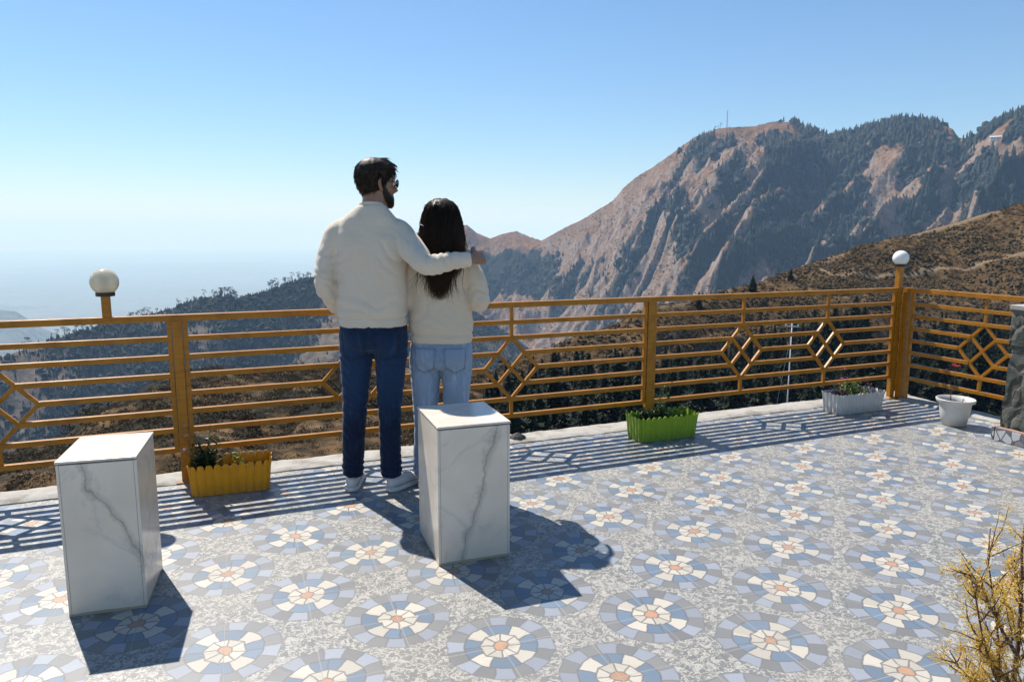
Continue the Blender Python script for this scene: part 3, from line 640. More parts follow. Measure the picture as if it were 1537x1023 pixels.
# ------------------------------------------------------------------ terrace
FA = R(22.952); F0 = Vector((-1.908, 3.975, 0)); FD = Vector((math.cos(FA), math.sin(FA), 0)); FN = Vector((math.sin(FA), -math.cos(FA), 0))
def fw(s, n, z=0): return F0 + FD * s + FN * n + Vector((0, 0, z))     # along the railing, towards the camera, up
SE = 5.70                                                              # the corner
b = MB(); P = [fw(-7, 0), fw(SE, 0), fw(SE, 8.5), fw(-7, 8.5)]
b.add(P, [(3, 2, 1, 0)][::-1]); b.add([p - Vector((0, 0, .25)) for p in P], [(0, 1, 2, 3)])
o0 = b.v; 
for i in range(4): b.f.append((i, (i + 1) % 4, 4 + (i + 1) % 4, 4 + i)[::-1])
b.f[0] = (0, 3, 2, 1)
tag(b.build('terrace_floor', M['floor']), kind='structure')
def strip(name, s0, s1, n0, n1, z, mat, seed, along='s'):
    """a cement ledge with a worn, uneven surface and edge"""
    b = MB(); L = s1 - s0 if along == 's' else n1 - n0; na = int(L / .03); nb = 8; rr = random.Random(seed); V = []; rings = []
    for i in range(na + 1):
        t = i / na; ring = []
        for j in range(nb + 1):
            q = j / nb; s = s0 + (s1 - s0) * (t if along == 's' else q); n = n0 + (n1 - n0) * (q if along == 's' else t)
            p = fw(s, n); e = (mn.noise(p * 6) * .012 + mn.noise(p * 23) * .006)
            if (along == 's' and j == 0): p -= FN * (e * 1.3 + .004)
            if (along == 's' and j == nb): p += FN * (abs(e) * 1.6)
            if (along != 's' and j == nb): p += FD * (e * 1.3)
            if (along != 's' and j == 0): p -= FD * (abs(e) * 1.6)
            zz = z + e * .45 + mn.noise(p * 60) * .0018 - (.010 if j in (0, nb) else 0); ring.append((p.x, p.y, max(zz, .003)))
        lo = [(ring[-1][0], ring[-1][1], -.3), (ring[0][0], ring[0][1], -.3)]
        rings.append(ring + lo)
    b.loft(rings); return tag(b.build(name, mat, smooth=True, angle=50), kind='structure')
strip('cement_ledge', -7, SE + .17, -.17, .035, .016, M['cement'], 1)
strip('cement_ledge', SE - .02, SE + .17, .06, 8.4, .015, M['cement'], 2, 'n')
b = MB(); b.bar(fw(-7, -.08, -2.5), fw(SE + .1, -.08, -2.5), 4.4, .14, FN); wl = b.build('retaining_wall', M['wall'])
tag(wl, 'grey plastered retaining wall carrying the terrace under the long railing', 'wall')
b = MB(); b.bar(fw(SE + .08, .02, -2.5), fw(SE + .08, 8.4, -2.5), 4.4, .14, FD); wl = b.build('retaining_wall', M['wall'])
tag(wl, 'grey plastered retaining wall carrying the terrace under the short railing', 'wall')
# a chip of dark stone lying on the ledge
g = G('dark_stone'); n = g.noise(g.coord('Object'), 12, 6, .7); g.bsdf(g.mix(n, (.03, .03, .028), (.12, .115, .10)), .9, g.bump(n, .6, .01)); M['stone_dark'] = g.mat
b = MB(); rr = random.Random(4)
b.loft([[(.055 * f * math.cos(a) * (1 + .3 * math.sin(3 * a + z * 30)), .04 * f * math.sin(a), z) for a in [k * .5236 for k in range(12)]] for f, z in ((.9, -.004), (1, .006), (.75, .02), (.35, .034), (.06, .042))])
tag(b.build('stone', M['stone_dark'], loc=fw(2.13, -.03, .018)), 'dark chip of stone lying on the cement ledge under the railing', 'stone')

# ------------------------------------------------------------------ railing
RZ = [.945, .829, .725, .620, .517, .413, .307, .192]; HH, HW = .208, .194
def panel(parent, s0, s1, diamonds, ax, rot):
    """a welded panel between two posts: eight rails interrupted by lattice diamonds; ax(s) local point"""
    e = bpy.data.objects.new('railing_panel', None); COL.objects.link(e); e.parent = parent; pn = e
    t = .022; up = ax(0, 1, 0) - ax(0, 0, 0)
    for i, z in enumerate(RZ):
        gaps = []
        if i in (3, 5): gaps = [(c - HW * .5, c + HW * .5) for c in diamonds]
        if i == 4: gaps = [(c - HW, c + HW) for c in diamonds]
        w = .036 if i == 0 else .029; tt = .044 if i == 0 else .028
        x = s0
        if i == 0: x = s0 - (.04 if s0 > 0 and s1 > 2 or s0 < 0 else (.085 if s1 == 1.3 else .03))
        for a, c in gaps + [(s1 + (.04 if i == 0 and s1 != 1.3 else 0), None)]:
            b = MB(); b.bar(ax(x, 0, z), ax(a, 0, z), w, tt, up); x = c; b.build('rail', M['rail'], pn, bevel=.002)
    for c in diamonds:
        b = MB(); k = (0, .0006, .0012, .0018, .0024, .003); q = .0215; zc = RZ[4]
        V4 = [(c, zc + HH), (c + HW, zc), (c, zc - HH), (c - HW, zc)]
        for j in range(4):
            (x0, z0), (x1, z1) = V4[j], V4[(j + 1) % 4]; b.bar(ax(x0, 0, z0), ax(x1, 0, z1), q, q - k[j], up)
        m = [((V4[j][0] + V4[(j + 1) % 4][0]) / 2, (V4[j][1] + V4[(j + 1) % 4][1]) / 2) for j in range(4)]
        b.bar(ax(m[0][0], 0, m[0][1]), ax(m[2][0], 0, m[2][1]), q, q - k[4], up); b.bar(ax(m[1][0], 0, m[1][1]), ax(m[3][0], 0, m[3][1]), q, q - k[5], up)
        b.build('diamond', M['rail'], pn, bevel=.0015)
        b = MB(); b.bar(ax(c, 0, RZ[0] - .017), ax(c, 0, zc + HH), .023, .0205, up); b.build('upright', M['rail'], pn, bevel=.0015); b = MB(); b.bar(ax(c, 0, zc - HH), ax(c, 0, RZ[7] + .012), .023, .0205, up); b.build('upright', M['rail'], pn, bevel=.0015)
    for s in (s0, s1):
        b = MB(); b.bar(ax(s, 0, RZ[7] - .012 - (.17 if s == s0 else .0)), ax(s, 0, RZ[0] - .0172), .023, .0265, up); b.build('end_bar', M['rail'], pn, bevel=.002)
rl = thing('metal_railing', 'long ochre painted metal railing with lattice diamonds along the terrace edge', 'railing', F0, FA)
AX = lambda s, n, z: Vector((s, -n, z))
for s in (-3.06, .052, 3.158, 5.655):
    b = MB(); h = .9275
    b.bar((s, 0, 0), (s, 0, h), .050, .040, (0, 1, 0)); b.bar((s, 0, .004), (s, 0, .01), .11, .09, (0, 1, 0)); b.build('post', M['rail'], rl, bevel=.003)
panel(rl, -3.02, .012, [-1.86, -.827], AX, 0); panel(rl, .092, 3.118, [1.024, 2.069], AX, 0); panel(rl, 3.198, 5.615, [4.005, 4.867], AX, 0)
panel(rl, -6.4, -3.10, [-5.3, -4.2], AX, 0)
r2 = thing('metal_railing', 'short ochre metal railing running from the corner to the stone pillar', 'railing', fw(SE + .02, .04), FA)
panel(r2, .06, 1.3, [.69], lambda s, n, z: Vector((n, -s, z)), 0)
b = MB(); b.bar((.0, -.0, 0), (.0, -.0, .9275), .06, .05, (0, 1, 0)); b.build('post', M['rail'], r2, bevel=.003)

# globe lamps standing on it
g = G('smoky_acrylic'); p_ = g.bsdf((.95, .86, .70), .22, Transmission_Weight=.62, IOR=1.10); M['acrylic'] = g.mat
g = G('opal_acrylic'); g.bsdf((.84, .80, .72), .25, Subsurface_Weight=.3, Subsurface_Radius=(.05, .05, .05)); M['opal'] = g.mat
M['black_plastic'] = mat_plain('black_plastic', (.02, .018, .016), .4, .2); M['holder'] = mat_plain('lamp_holder', (.75, .70, .58), .4, .1)
def lamp(pos, z0, zc, rad, mat, label, pw=.03, inner=True):
    t = thing('globe_lamp', label, 'lamp', pos, FA)
    b = MB(); b.bar((0, 0, z0), (0, 0, zc - rad - .004), pw, pw, (0, 1, 0)); b.build('stem', M['rail'], t, bevel=.002)
    b = MB(); b.lathe([(.02, -.012), (.046, -.010), (.048, .008), (.040, .012)], (0, 0, zc - rad + .004), 28); b.build('collar', M['black_plastic'], t, True, angle=40)
    b = MB(); n = 22
    prof_ = [(rad * math.sin(math.pi * i / n), -rad * math.cos(math.pi * i / n)) for i in range(3, n + 1)]
    pr = [(max(r, .0006), z) for r, z in prof_]
    if inner:
        b.loft([[(r * math.cos(a), r * math.sin(a), zc + z) for a in [k * math.pi / 16 for k in range(32)]] for r, z in pr + [(max(r * .965, .0005), z * .965) for r, z in pr[::-1]]], False)
    else: b.lathe(pr, (0, 0, zc), 32)
    b.build('globe', mat, t, True)
    if inner:
        b = MB(); b.lathe([(.010, 0), (.026, .002), (.026, .020), (.019, .026), (.019, .055), (.021, .060), (.021, .082), (.004, .086)], (0, 0, zc - rad + .012), 20); b.build('bulb_holder', M['holder'], t, True, angle=40)
lamp(fw(-.285, 0), .963, 1.152, .0705, M['acrylic'], 'globe lamp with a smoky see-through shade on the left part of the railing', .042)
lamp(fw(5.655, -.002), .9285, 1.212, .064, M['opal'], 'globe lamp with an opaque white shade on the corner post', .045, False)

# ------------------------------------------------------------------ marble pedestals
M['joint'] = mat_plain('tile_joint', (.27, .235, .19), .9, .3, 60)
def pedestal(pos, rz, dx, dy, h, mat, label):
    t = thing('pedestal', label, 'pedestal', pos, rz)
    b = MB(); hb = h - .014
    b.box((0, 0, hb / 2 - .001), (dx, dy, hb)); b.build('body', mat, t, bevel=.0025)
    b = MB(); b.box((0, 0, hb + .0015), (dx - .012, dy - .012, .003)); b.build('mortar_joint', M['stone_dark'], t)
    for sx in (-1, 1):
        b = MB(); b.box((sx * (dx / 2 - .0105), 0, hb / 2), (.0016, dy + .0006, hb - .006)); b.build('tile_joint', M['joint'], t)
    b = MB(); b.box((0, 0, h - .005), (dx + .004, dy + .004, .010)); b.build('top_slab', M['marble_top'], t, bevel=.002)
def place_front_left(x, y, rz, dx, dy): c, s = math.cos(rz), math.sin(rz); return (x + c * dx / 2 - s * dy / 2, y + s * dx / 2 + c * dy / 2, 0)
rz = R(16.5); pedestal(place_front_left(-1.642, 2.512, rz, .265, .34), rz, .265, .34, .598, M['marbleA'], 'white marble pedestal with a dark vein, standing apart near the yellow planter')
rz = R(19.6); pedestal(place_front_left(-.309, 2.937, rz, .322, .385), rz, .322, .385, .614, M['marbleB'], 'white marble pedestal with a grey vein, standing directly behind the woman in pale jeans')

# ------------------------------------------------------------------ planters
def flat_plastic(name, col, rough=.38):
    g = G(name); v = g.coord('Object'); n = g.noise(v, 14, 5, .65); d = g.noise(v, 60, 4, .7); z = g.xyz(v)[2]
    c = g.mix(g.ramp(n, [(.4, 0), (.8, .35)]), col, tuple(x * .55 for x in col))
    c = g.mix(g.m('MULTIPLY', g.ramp(z, [(0, 1), (.07, 0)]), g.m('MULTIPLY', d, .7)), c, (.10, .085, .06))
    g.bsdf(c, g.m('MULTIPLY_ADD', n, .25, rough - .1), g.bump(d, .06, .002), Specular_IOR_Level=.45, Subsurface_Weight=.06, Subsurface_Radius=(.01, .01, .01)); return g.mat
g = G('potting_soil'); n = g.noise(g.coord('Object'), 60, 6, .7); g.bsdf(g.mix(n, (.02, .014, .01), (.10, .07, .045)), .95, g.bump(n, 1, .01)); M['soil'] = g.mat
def planter(pos, rz, L, Wd, h, npick, mat, label, tip=.036, ex=4, rim=False):
    t = thing('planter_box', label, 'planter', pos, rz)
    pitch = L / npick; nw = max(3, round(Wd / pitch)); rc = pitch * .45
    # perimeter samples: position, outward normal, phase across its picket
    per = []; K = 14
    for (cx, cy_, dx, dy, n, half) in ((-L / 2, -Wd / 2, 1, 0, npick, L), (L / 2, -Wd / 2, 0, 1, nw, Wd), (L / 2, Wd / 2, -1, 0, npick, L), (-L / 2, Wd / 2, 0, -1, nw, Wd)):
        for k in range(n):
            for j in range(K):
                f = (k + j / K) / n; x = 2 * (j / K) - 1; per.append((cx + dx * f * half, cy_ + dy * f * half, dy, -dx, x, n, k + j / K))
    V = []; rows = 9; n = len(per); out = []
    def wall(off):
        rings = []
        for i in range(rows + 1):
            q = i / rows; ring = []
            for (x, y, nx, ny, ph, nn, u) in per:
                top = h - tip * abs(ph) ** ex; z = q * top; tp = .86 + .14 * z / h                    # tapers to the foot
                fl = .0055 * (1 - abs(ph) ** 2.2) - .004; ed = min(u, nn - u); rd = .012 * math.exp(-(ed * pitch / .012) ** 2)
                flare = .004 * max(0, z / h - .75) / .25
                ox = nx * (fl + off + flare); oy = ny * (fl + off + flare)
                xx = x - math.copysign(rd, x) * (1 if abs(x) > L / 2 - .05 else 0); yy = y - math.copysign(rd, y) * (1 if abs(y) > Wd / 2 - .05 else 0)
                ring.append((xx * (1 - (1 - tp) * .45) + ox, yy * (1 - (1 - tp) * 1.0) + oy, z + .002))
            rings.append(ring)
        return rings
    a = wall(0); c = wall(-.0045); b = MB(); b.loft(a + c[::-1], True)
    b.build('box', mat, t, True, angle=55)
    b = MB(); z = h * .66; nx_, ny_ = 30, 14; rr = random.Random(int(L * 1e4)); V = []
    for i in range(nx_ + 1):
        for j in range(ny_ + 1):
            x = (i / nx_ - .5) * (L - .03) ; y = (j / ny_ - .5) * (Wd - .03) * .97; V.append((x, y, z + .012 * mn.noise(Vector((x * 40, y * 40, L * 9)))))
    b.add(V, [(i * (ny_ + 1) + j, (i + 1) * (ny_ + 1) + j, (i + 1) * (ny_ + 1) + j + 1, i * (ny_ + 1) + j + 1) for i in range(nx_) for j in range(ny_)]); b.build('soil', M['soil'], t, True)
    return t
M['yellow'] = flat_plastic('yellow_plastic', (.70, .30, .003)); M['green'] = flat_plastic('green_plastic', (.24, .37, .012)); M['white_pl'] = flat_plastic('white_plastic', (.62, .59, .54))
PY, PG, PW = fw(.285, .225), fw(3.11, .26), fw(4.975, .215)
rzp = FA - R(2)
planter(PY, R(19), .425, .20, .175, 10, M['yellow'], 'yellow plastic picket planter at the foot of the railing post', .034, 4)
planter(PG, R(22), .485, .21, .175, 11, M['green'], 'lime green plastic picket planter at the foot of the railing', .026, 2)
planter(PW, R(22), .50, .20, .165, 13, M['white_pl'], 'white plastic picket planter full of pink flowers by the corner post', .026, 5)
# round pot
t = thing('flower_pot', 'round white plastic flower pot with a thin red-flowered stem, beside the stone pillar', 'pot', fw(5.33, .825))
b = MB(); b.lathe([(.045, .003), (.078, .003), (.082, .008), (.082, .020), (.086, .024), (.100, .10), (.107, .165), (.110, .172), (.126, .178), (.131, .192), (.131, .200), (.127, .203), (.121, .200), (.112, .186), (.104, .178), (.096, .12), (.09, .06), (.01, .055)], (0, 0, 0), 56); b.build('pot', M['white_pl'], t, True, angle=45)
b = MB(); b.lathe([(.05, .10), (.101, .163), (.09, .166), (.05, .170), (.004, .174)], (0, 0, 0), 28); b.build('soil', M['soil'], t, True)

# ------------------------------------------------------------------ small plants
M['leaf'] = mat_foliage('fresh_leaf', (.035, .085, .015), (.13, .22, .035), .4, 20, .45); M['leaf_dark'] = mat_foliage('dark_leaf', (.012, .035, .010), (.05, .095, .022), .3, 20, .45)
M['leaf_lime'] = mat_foliage('lime_leaf', (.16, .26, .03), (.34, .42, .08), .45, 20, .45); M['leaf_purple'] = mat_foliage('purple_leaf', (.06, .018, .035), (.17, .05, .09), .3, 20, .5)
M['pink'] = mat_foliage('pink_petal', (.55, .08, .20), (.75, .25, .40), .4, 30, .5); M['pale_pink'] = mat_foliage('pale_pink_petal', (.62, .42, .50), (.75, .62, .66), .4, 30, .5); M['red'] = mat_foliage('red_petal', (.50, .03, .05), (.65, .10, .10), .3, 30, .5)
M['stem'] = mat_plain('green_stem', (.07, .09, .03), .6, .3); M['stem_brown'] = mat_plain('brown_stem', (.11, .065, .04), .8, .3)
def leaf(b, p, d, up, L, w):
    d = Vector(d).normalized(); s = d.cross(Vector(up)).normalized(); n = s.cross(d); p = Vector(p)
    b.add([p, p + d * L * .35 + s * w * .5 + n * L * .04, p + d * L * .75 + s * w * .35 + n * L * .02, p + d * L - n * L * .08, p + d * L * .75 - s * w * .35 + n * L * .02, p + d * L * .35 - s * w * .5 + n * L * .04, p + d * L * .5 - n * L * .03], [(0, 1, 6), (1, 2, 6), (2, 3, 6), (3, 4, 6), (4, 5, 6), (5, 0, 6)])
def sprig(t, h, lean, nl, ll, mats, rng, stem_r=.0025, flower=None, nf=5, fr=.012, spread=1.0, base=.15):
    """one stem with leaves and perhaps a flower head"""
    pts = []; x = Vector(t[1])
    ln = Vector((lean[0], lean[1], 0))
    for i in range(7): q = i / 6; pts.append(x + Vector((0, 0, h * q)) + ln * q ** 1.6 * h + Vector((rng.uniform(-1, 1), rng.uniform(-1, 1), 0)) * .006)
    b0, b1, b2 = t[2]; b0.tube(pts, [stem_r * (1 - .6 * i / 6) for i in range(7)], 5)
    for k in range(nl):
        q = base + (1 - base) * (k + rng.random()) / nl; i = min(5, int(q * 6)); p = pts[i].lerp(pts[i + 1], q * 6 - i); a = k * 2.4 + rng.uniform(-.5, .5)
        d = Vector((math.cos(a), math.sin(a), rng.uniform(-.1, .8))); L = ll * rng.uniform(.6, 1.15) * (1.1 - .45 * q) * spread; leaf(b1, p, d, (0, 0, 1), L, L * rng.uniform(.38, .55))
    if flower:
        c = pts[-1]
        for k in range(nf):
            cc = c + Vector((rng.uniform(-1, 1), rng.uniform(-1, 1), rng.uniform(-.4, .8))) * fr * 1.3
            for j in range(5):
                a = j * 1.2566 + rng.random(); leaf(b2, cc, (math.cos(a), math.sin(a), .45), (0, 0, 1), fr, fr * .8)
def plant(name, label, cat, pos, rz, stems, mats, seed, group=None):
    rng = random.Random(seed); t = thing(name, label, cat, pos, rz, group); bs = (MB(), MB(), MB())
    for (x, y, h, lean, nl, ll, fl, nf, fr) in stems: sprig((t, (x, y, 0), bs), h, lean, nl, ll, None, rng, .0025, fl, nf, fr)
    for bb, nm, mt in zip(bs, ('stem', 'leaves', 'flowers'), mats):
        if bb.v: bb.build(nm, mt, t)
    return t
rr = random.Random(3)
zs = .113
st = [(-.135 + rr.uniform(-.035, .04), rr.uniform(-.05, .06), rr.uniform(.06, .17), (rr.uniform(-.35, .35), rr.uniform(-.3, .3)), 16, .042, None, 0, 0) for _ in range(22)]
st += [(-.125, .0, .285, (.12, 0), 16, .036, None, 0, 0), (-.11, .02, .20, (.45, 0), 14, .038, None, 0, 0), (-.16, .01, .22, (-.1, .1), 14, .035, None, 0, 0), (-.07, -.03, .10, (.5, -.2), 10, .04, None, 0, 0)]
plant('potted_plant', 'bushy dark green plant growing out of the yellow planter', 'plant', PY + Vector((0, 0, zs)), R(19), st, (M['stem'], M['leaf_dark'], M['pink']), 1)
plant('potted_plant', 'pale pink blossom on a thin stem leaning out beside the yellow planter', 'plant', PY + Vector((0, 0, zs)), R(19), [(-.175, .03, .19, (-.30, .1), 5, .02, 1, 3, .012), (-.17, .0, .13, (-.55, 0), 4, .02, 1, 3, .013), (-.15, .03, .26, (-.25, 0), 5, .02, 1, 2, .010)], (M['stem'], M['leaf'], M['pale_pink']), 2)
plant('seedling', 'small bright green seedling in the middle of the yellow planter', 'plant', PY + Vector((.0, 0, zs)), R(19), [(.025, .02, .105, (0, 0), 12, .035, None, 0, 0), (.05, .0, .06, (.3, 0), 9, .03, None, 0, 0)], (M['stem'], M['leaf_lime'], M['pink']), 3)
st = [(rr.uniform(-.16, .06), rr.uniform(-.06, .07), rr.uniform(.05, .12), (rr.uniform(-.3, .3), rr.uniform(-.3, .3)), 14, .04, None, 0, 0) for _ in range(34)]
plant('potted_plant', 'low dark foliage spreading in the lime green planter', 'plant', PG + Vector((0, 0, zs)), R(22), st, (M['stem'], M['leaf_dark'], M['pink']), 4)
plant('potted_plant', 'tall thin leafy sprig rising from the lime green planter', 'plant', PG + Vector((0, 0, zs)), R(22), [(-.0, .03, .24, (.1, 0), 14, .05, None, 0, 0), (.02, .03, .27, (.3, 0), 12, .05, None, 0, 0), (.0, .0, .20, (-.2, .1), 12, .045, None, 0, 0), (.13, .04, .10, (.1, 0), 9, .04, None, 0, 0), (.18, .02, .09, (.1, 0), 8, .04, None, 0, 0)], (M['stem'], M['leaf'], M['pink']), 5)
zs = .107
st = [(rr.uniform(-.21, .21), rr.uniform(-.06, .07), rr.uniform(.05, .10), (rr.uniform(-.4, .4), rr.uniform(-.4, .4)), 10, .03, None, 0, 0) for _ in range(46)]
plant('potted_plant', 'purple leaved bedding plants spilling along the white planter', 'plant', PW + Vector((0, 0, zs)), R(22), st, (M['stem'], M['leaf_purple'], M['pink']), 6)
st = [(rr.uniform(-.09, .07), rr.uniform(-.05, .06), rr.uniform(.07, .15), (rr.uniform(-.4, .4), rr.uniform(-.3, .3)), 12, .038, None, 0, 0) for _ in range(22)]
plant('potted_plant', 'lime green leafy clump in the middle of the white planter', 'plant', PW + Vector((0, 0, zs)), R(22), st, (M['stem'], M['leaf_lime'], M['pink']), 7)
plant('potted_plant', 'pink flower heads standing above the white planter', 'plant', PW + Vector((0, 0, zs)), R(22), [(-.07, .0, .165, (-.2, 0), 5, .03, 1, 7, .014), (-.03, .04, .23, (-.1, 0), 5, .03, 1, 3, .010), (-.13, 0, .12, (-.2, 0), 5, .03, 1, 3, .010), (.12, -.03, .10, (.2, 0), 5, .03, 1, 4, .010), (.17, .02, .10, (0, 0), 5, .03, 1, 4, .009), (.06, .03, .14, (.2, 0), 5, .03, 1, 3, .008)], (M['stem'], M['leaf_lime'], M['pink']), 8)
plant('potted_plant', 'thin bare stem with a red flower in the round white pot', 'plant', fw(5.33, .825, .168), 0, [(-.02, .02, .27, (.06, 0), 6, .018, 1, 9, .016), (-.02, .02, .24, (-.22, .05), 3, .016, 1, 2, .010), (.02, -.03, .06, (.5, 0), 4, .018, None, 0, 0), (.05, .0, .05, (.8, 0), 4, .02, None, 0, 0)], (M['stem_brown'], M['leaf_purple'], M['red']), 9)

# ------------------------------------------------------------------ stone pillar
g = G('slate_masonry'); v = g.coord('Object'); w_ = g.noise(v, 3, 3, .5, out=1); va = g.node('ShaderNodeVectorMath', operation='MULTIPLY_ADD'); g.put(va.inputs[0], w_); va.inputs[1].default_value = (.22, .22, .22); g.put(va.inputs[2], v)
e = g.voro(va.outputs[0], 5.2, 'DISTANCE_TO_EDGE'); cid = g.voro(va.outputs[0], 5.2, 'F1', out=1); n = g.noise(v, 18, 7, .7); n2 = g.noise(v, 5, 5, .6)
c = g.mix(g.xyz(cid)[0], (.022, .027, .021), (.07, .074, .056)); c = g.mix(g.ramp(n, [(.4, 0), (.75, .7)]), c, (.125, .12, .10)); c = g.mix(g.ramp(n2, [(.55, 0), (.75, .5)]), c, (.03, .03, .028))
j = g.ramp(e, [(.0, 1), (.03, .7), (.05, 0)]); c = g.mix(g.m('MULTIPLY', j, .75), c, (.15, .125, .095))
hh = g.m('ADD', g.m('MULTIPLY', g.ramp(e, [(0, 0), (.12, 1)]), .7), g.m('MULTIPLY', n, .5)); g.bsdf(c, .8, g.bump(hh, .9, .03)); M['slate'] = g.mat
t = thing('stone_pillar', 'dark slate masonry pillar at the end of the short railing', 'pillar', fw(5.24 + .27, 1.22 + .30), FA)
b = MB(); h = .915; n_ = 30; per = []
for (x0, y0, x1, y1) in ((-.27, -.30, .27, -.30), (.27, -.30, .27, .30), (.27, .30, -.27, .30), (-.27, .30, -.27, -.30)):
    for k in range(18): per.append((x0 + (x1 - x0) * k / 18, y0 + (y1 - y0) * k / 18))
rings = []
for i in range(n_ + 1):
    z = h * i / n_; ring = []
    for x, y in per:
        p = Vector((x, y, z)); d = mn.noise(p * 5 + Vector((3, 1, 2))) * .022 + mn.noise(p * 14) * .009; q = Vector((x, y, 0)); m = max(abs(x) / .27, abs(y) / .30)
        q = q * (1 + d / .28) * .985; ring.append((q.x, q.y, z))
    rings.append(ring)
b.loft(rings); b.build('shaft', M['slate'], t)
b = MB()
rings = []
for z, f in ((h - .004, 1.0), (h + .002, 1.03), (h + .026, 1.03), (h + .03, 1.0)): rings.append([(x * f * (1 + .015 * mn.noise(Vector((x * 9, y * 9, 3)))), y * f, z + .003 * mn.noise(Vector((x * 20, y * 20, z)))) for x, y in per])
b.loft(rings); b.build('coping', M['cement'], t)
g = G('skirting_mosaic'); v = g.coord('Object'); e = g.voro(v, 17, 'DISTANCE_TO_EDGE'); cid = g.xyz(g.voro(v, 17, 'F1', out=1))[0]
c = g.ramp(cid, [(0, (.16, .16, .165)), (.35, (.24, .23, .23)), (.5, (.55, .54, .53)), (1, (.66, .64, .62))], 'CONSTANT'); c = g.mix(g.m('LESS_THAN', e, .06), c, (.13, .12, .12)); g.bsdf(c, .3); M['skirt'] = g.mat
b = MB(); b.box((-.302, -.02, .046), (.022, .64, .088)); b.box((0, -.331, .046), (.582, .022, .0872)); b.box((0, .331, .046), (.582, .022, .0864)); b.build('skirting', M['skirt'], t, bevel=.003)
b = MB(); b.box((-.296, -.02, .094), (.030, .63, .010)); b.build('mortar_bed', mat_plain('reddish_mortar', (.36, .22, .16), .9, .3, 40), t, bevel=.003)

# ------------------------------------------------------------------ dry shrub in the foreground
g = G('dry_leaf'); pi_ = g.node('ShaderNodeNewGeometry').outputs['Random Per Island']; g.leafy(g.ramp(pi_, [(0, (.64, .41, .05)), (.5, (.82, .57, .11)), (.85, (.84, .68, .27)), (1, (.50, .26, .10))]), .6, .55); M['dry_leaf'] = g.mat
g = G('shrub_bark'); n = g.noise(g.coord('Object'), 70, 5); g.bsdf(g.mix(n, (.045, .018, .012), (.16, .08, .05)), .8, g.bump(n, .5, .002)); M['shrub_bark'] = g.mat
M['plum'] = flat_plastic('plum_glaze', (.18, .06, .10), .3)
SP = Vector((1.215, 1.60, 0))
t = thing('shrub_pot', 'plum coloured round pot holding the dry yellow shrub', 'pot', SP)
b = MB(); b.lathe([(.05, .002), (.085, .002), (.10, .10), (.118, .195), (.128, .20), (.130, .225), (.124, .228), (.116, .222), (.108, .19), (.09, .06), (.01, .055)], (0, 0, 0), 48); b.build('pot', M['plum'], t, True, angle=45)
b = MB(); b.lathe([(.06, .15), (.107, .188), (.05, .194), (.004, .196)], (0, 0, 0), 24); b.build('soil', M['soil'], t, True)
t = thing('dry_shrub', 'feathery yellow dry shrub with dark branches in the near corner', 'shrub', SP + Vector((0, 0, .19))); t.scale = (.98, .98, 1.02)
tr = MB(); lv = MB(); rng = random.Random(21)
def tuft(p, d, n, L):
    for _ in range(n):
        a = Vector((rng.gauss(0, 1), rng.gauss(0, 1), rng.gauss(0, 1))).normalized(); dd = (Vector(d) * .6 + a).normalized(); l = L * rng.uniform(.5, 1.3); leaf(lv, Vector(p) + a * .004, dd, a.orthogonal(), l, l * rng.uniform(.16, .30))
def twig(p, d, L, r, depth):
    pts = [Vector(p)]; n = 7; dirn = Vector(d).normalized()
    for i in range(n):
        dirn = (dirn + Vector((rng.gauss(0, .10), rng.gauss(0, .10), rng.gauss(0, .06) + .03))).normalized(); pts.append(pts[-1] + dirn * L / n)
    tr.tube(pts, [r * (1 - .75 * i / n) for i in range(n + 1)], 6 if depth < 2 else 4)
    for i in range(1 if depth else 3, n + 1):
        q = i / n
        if depth >= 1:
            tuft(pts[i], dirn, 3 if depth == 1 else 4, .0125); tuft(pts[i].lerp(pts[i - 1], .5), dirn, 2, .0105)
        if depth < 2 and i < n:
            for _ in range(2 if depth else 1):
                a = rng.uniform(0, 6.28); u = dirn.orthogonal().normalized(); w = dirn.cross(u); sd_ = (dirn * .75 + (u * math.cos(a) + w * math.sin(a)) * rng.uniform(.5, .8)); twig(pts[i], sd_, L * rng.uniform(.22, .42) * (1.1 - .5 * q), r * .45, depth + 1)
    if depth >= 1: tuft(pts[-1], dirn, 5, .010)
    return pts
twig((0, 0, 0), (.02, 0, 1), .56, .0085, 0)
for d, L, z in (((-.55, .12, .72), .27, .22), ((-.32, -.05, .85), .40, .05), ((.35, .1, .8), .42, .08), ((.55, 0, .7), .30, .22), ((-.22, .15, .9), .50, .03), ((-.7, -.1, .65), .17, .14), ((.15, -.15, .9), .40, .02), ((-.35, .1, .6), .26, .02), ((-.5, .0, .5), .2, .03)):
    bp = twig((0, 0, z), d, L, .005, 1)
    for k in range(5):
        q = rng.uniform(.25, .85); p = bp[min(7, int(q * 8))]; a = rng.uniform(0, 6.28); twig(p, Vector(d).normalized() * .7 + Vector((math.cos(a) * .6, math.sin(a) * .6, .3)), L * rng.uniform(.2, .38), .0022, 2)
tr.build('branches', M['shrub_bark'], t, True); lv.build('leaves', M['dry_leaf'], t)

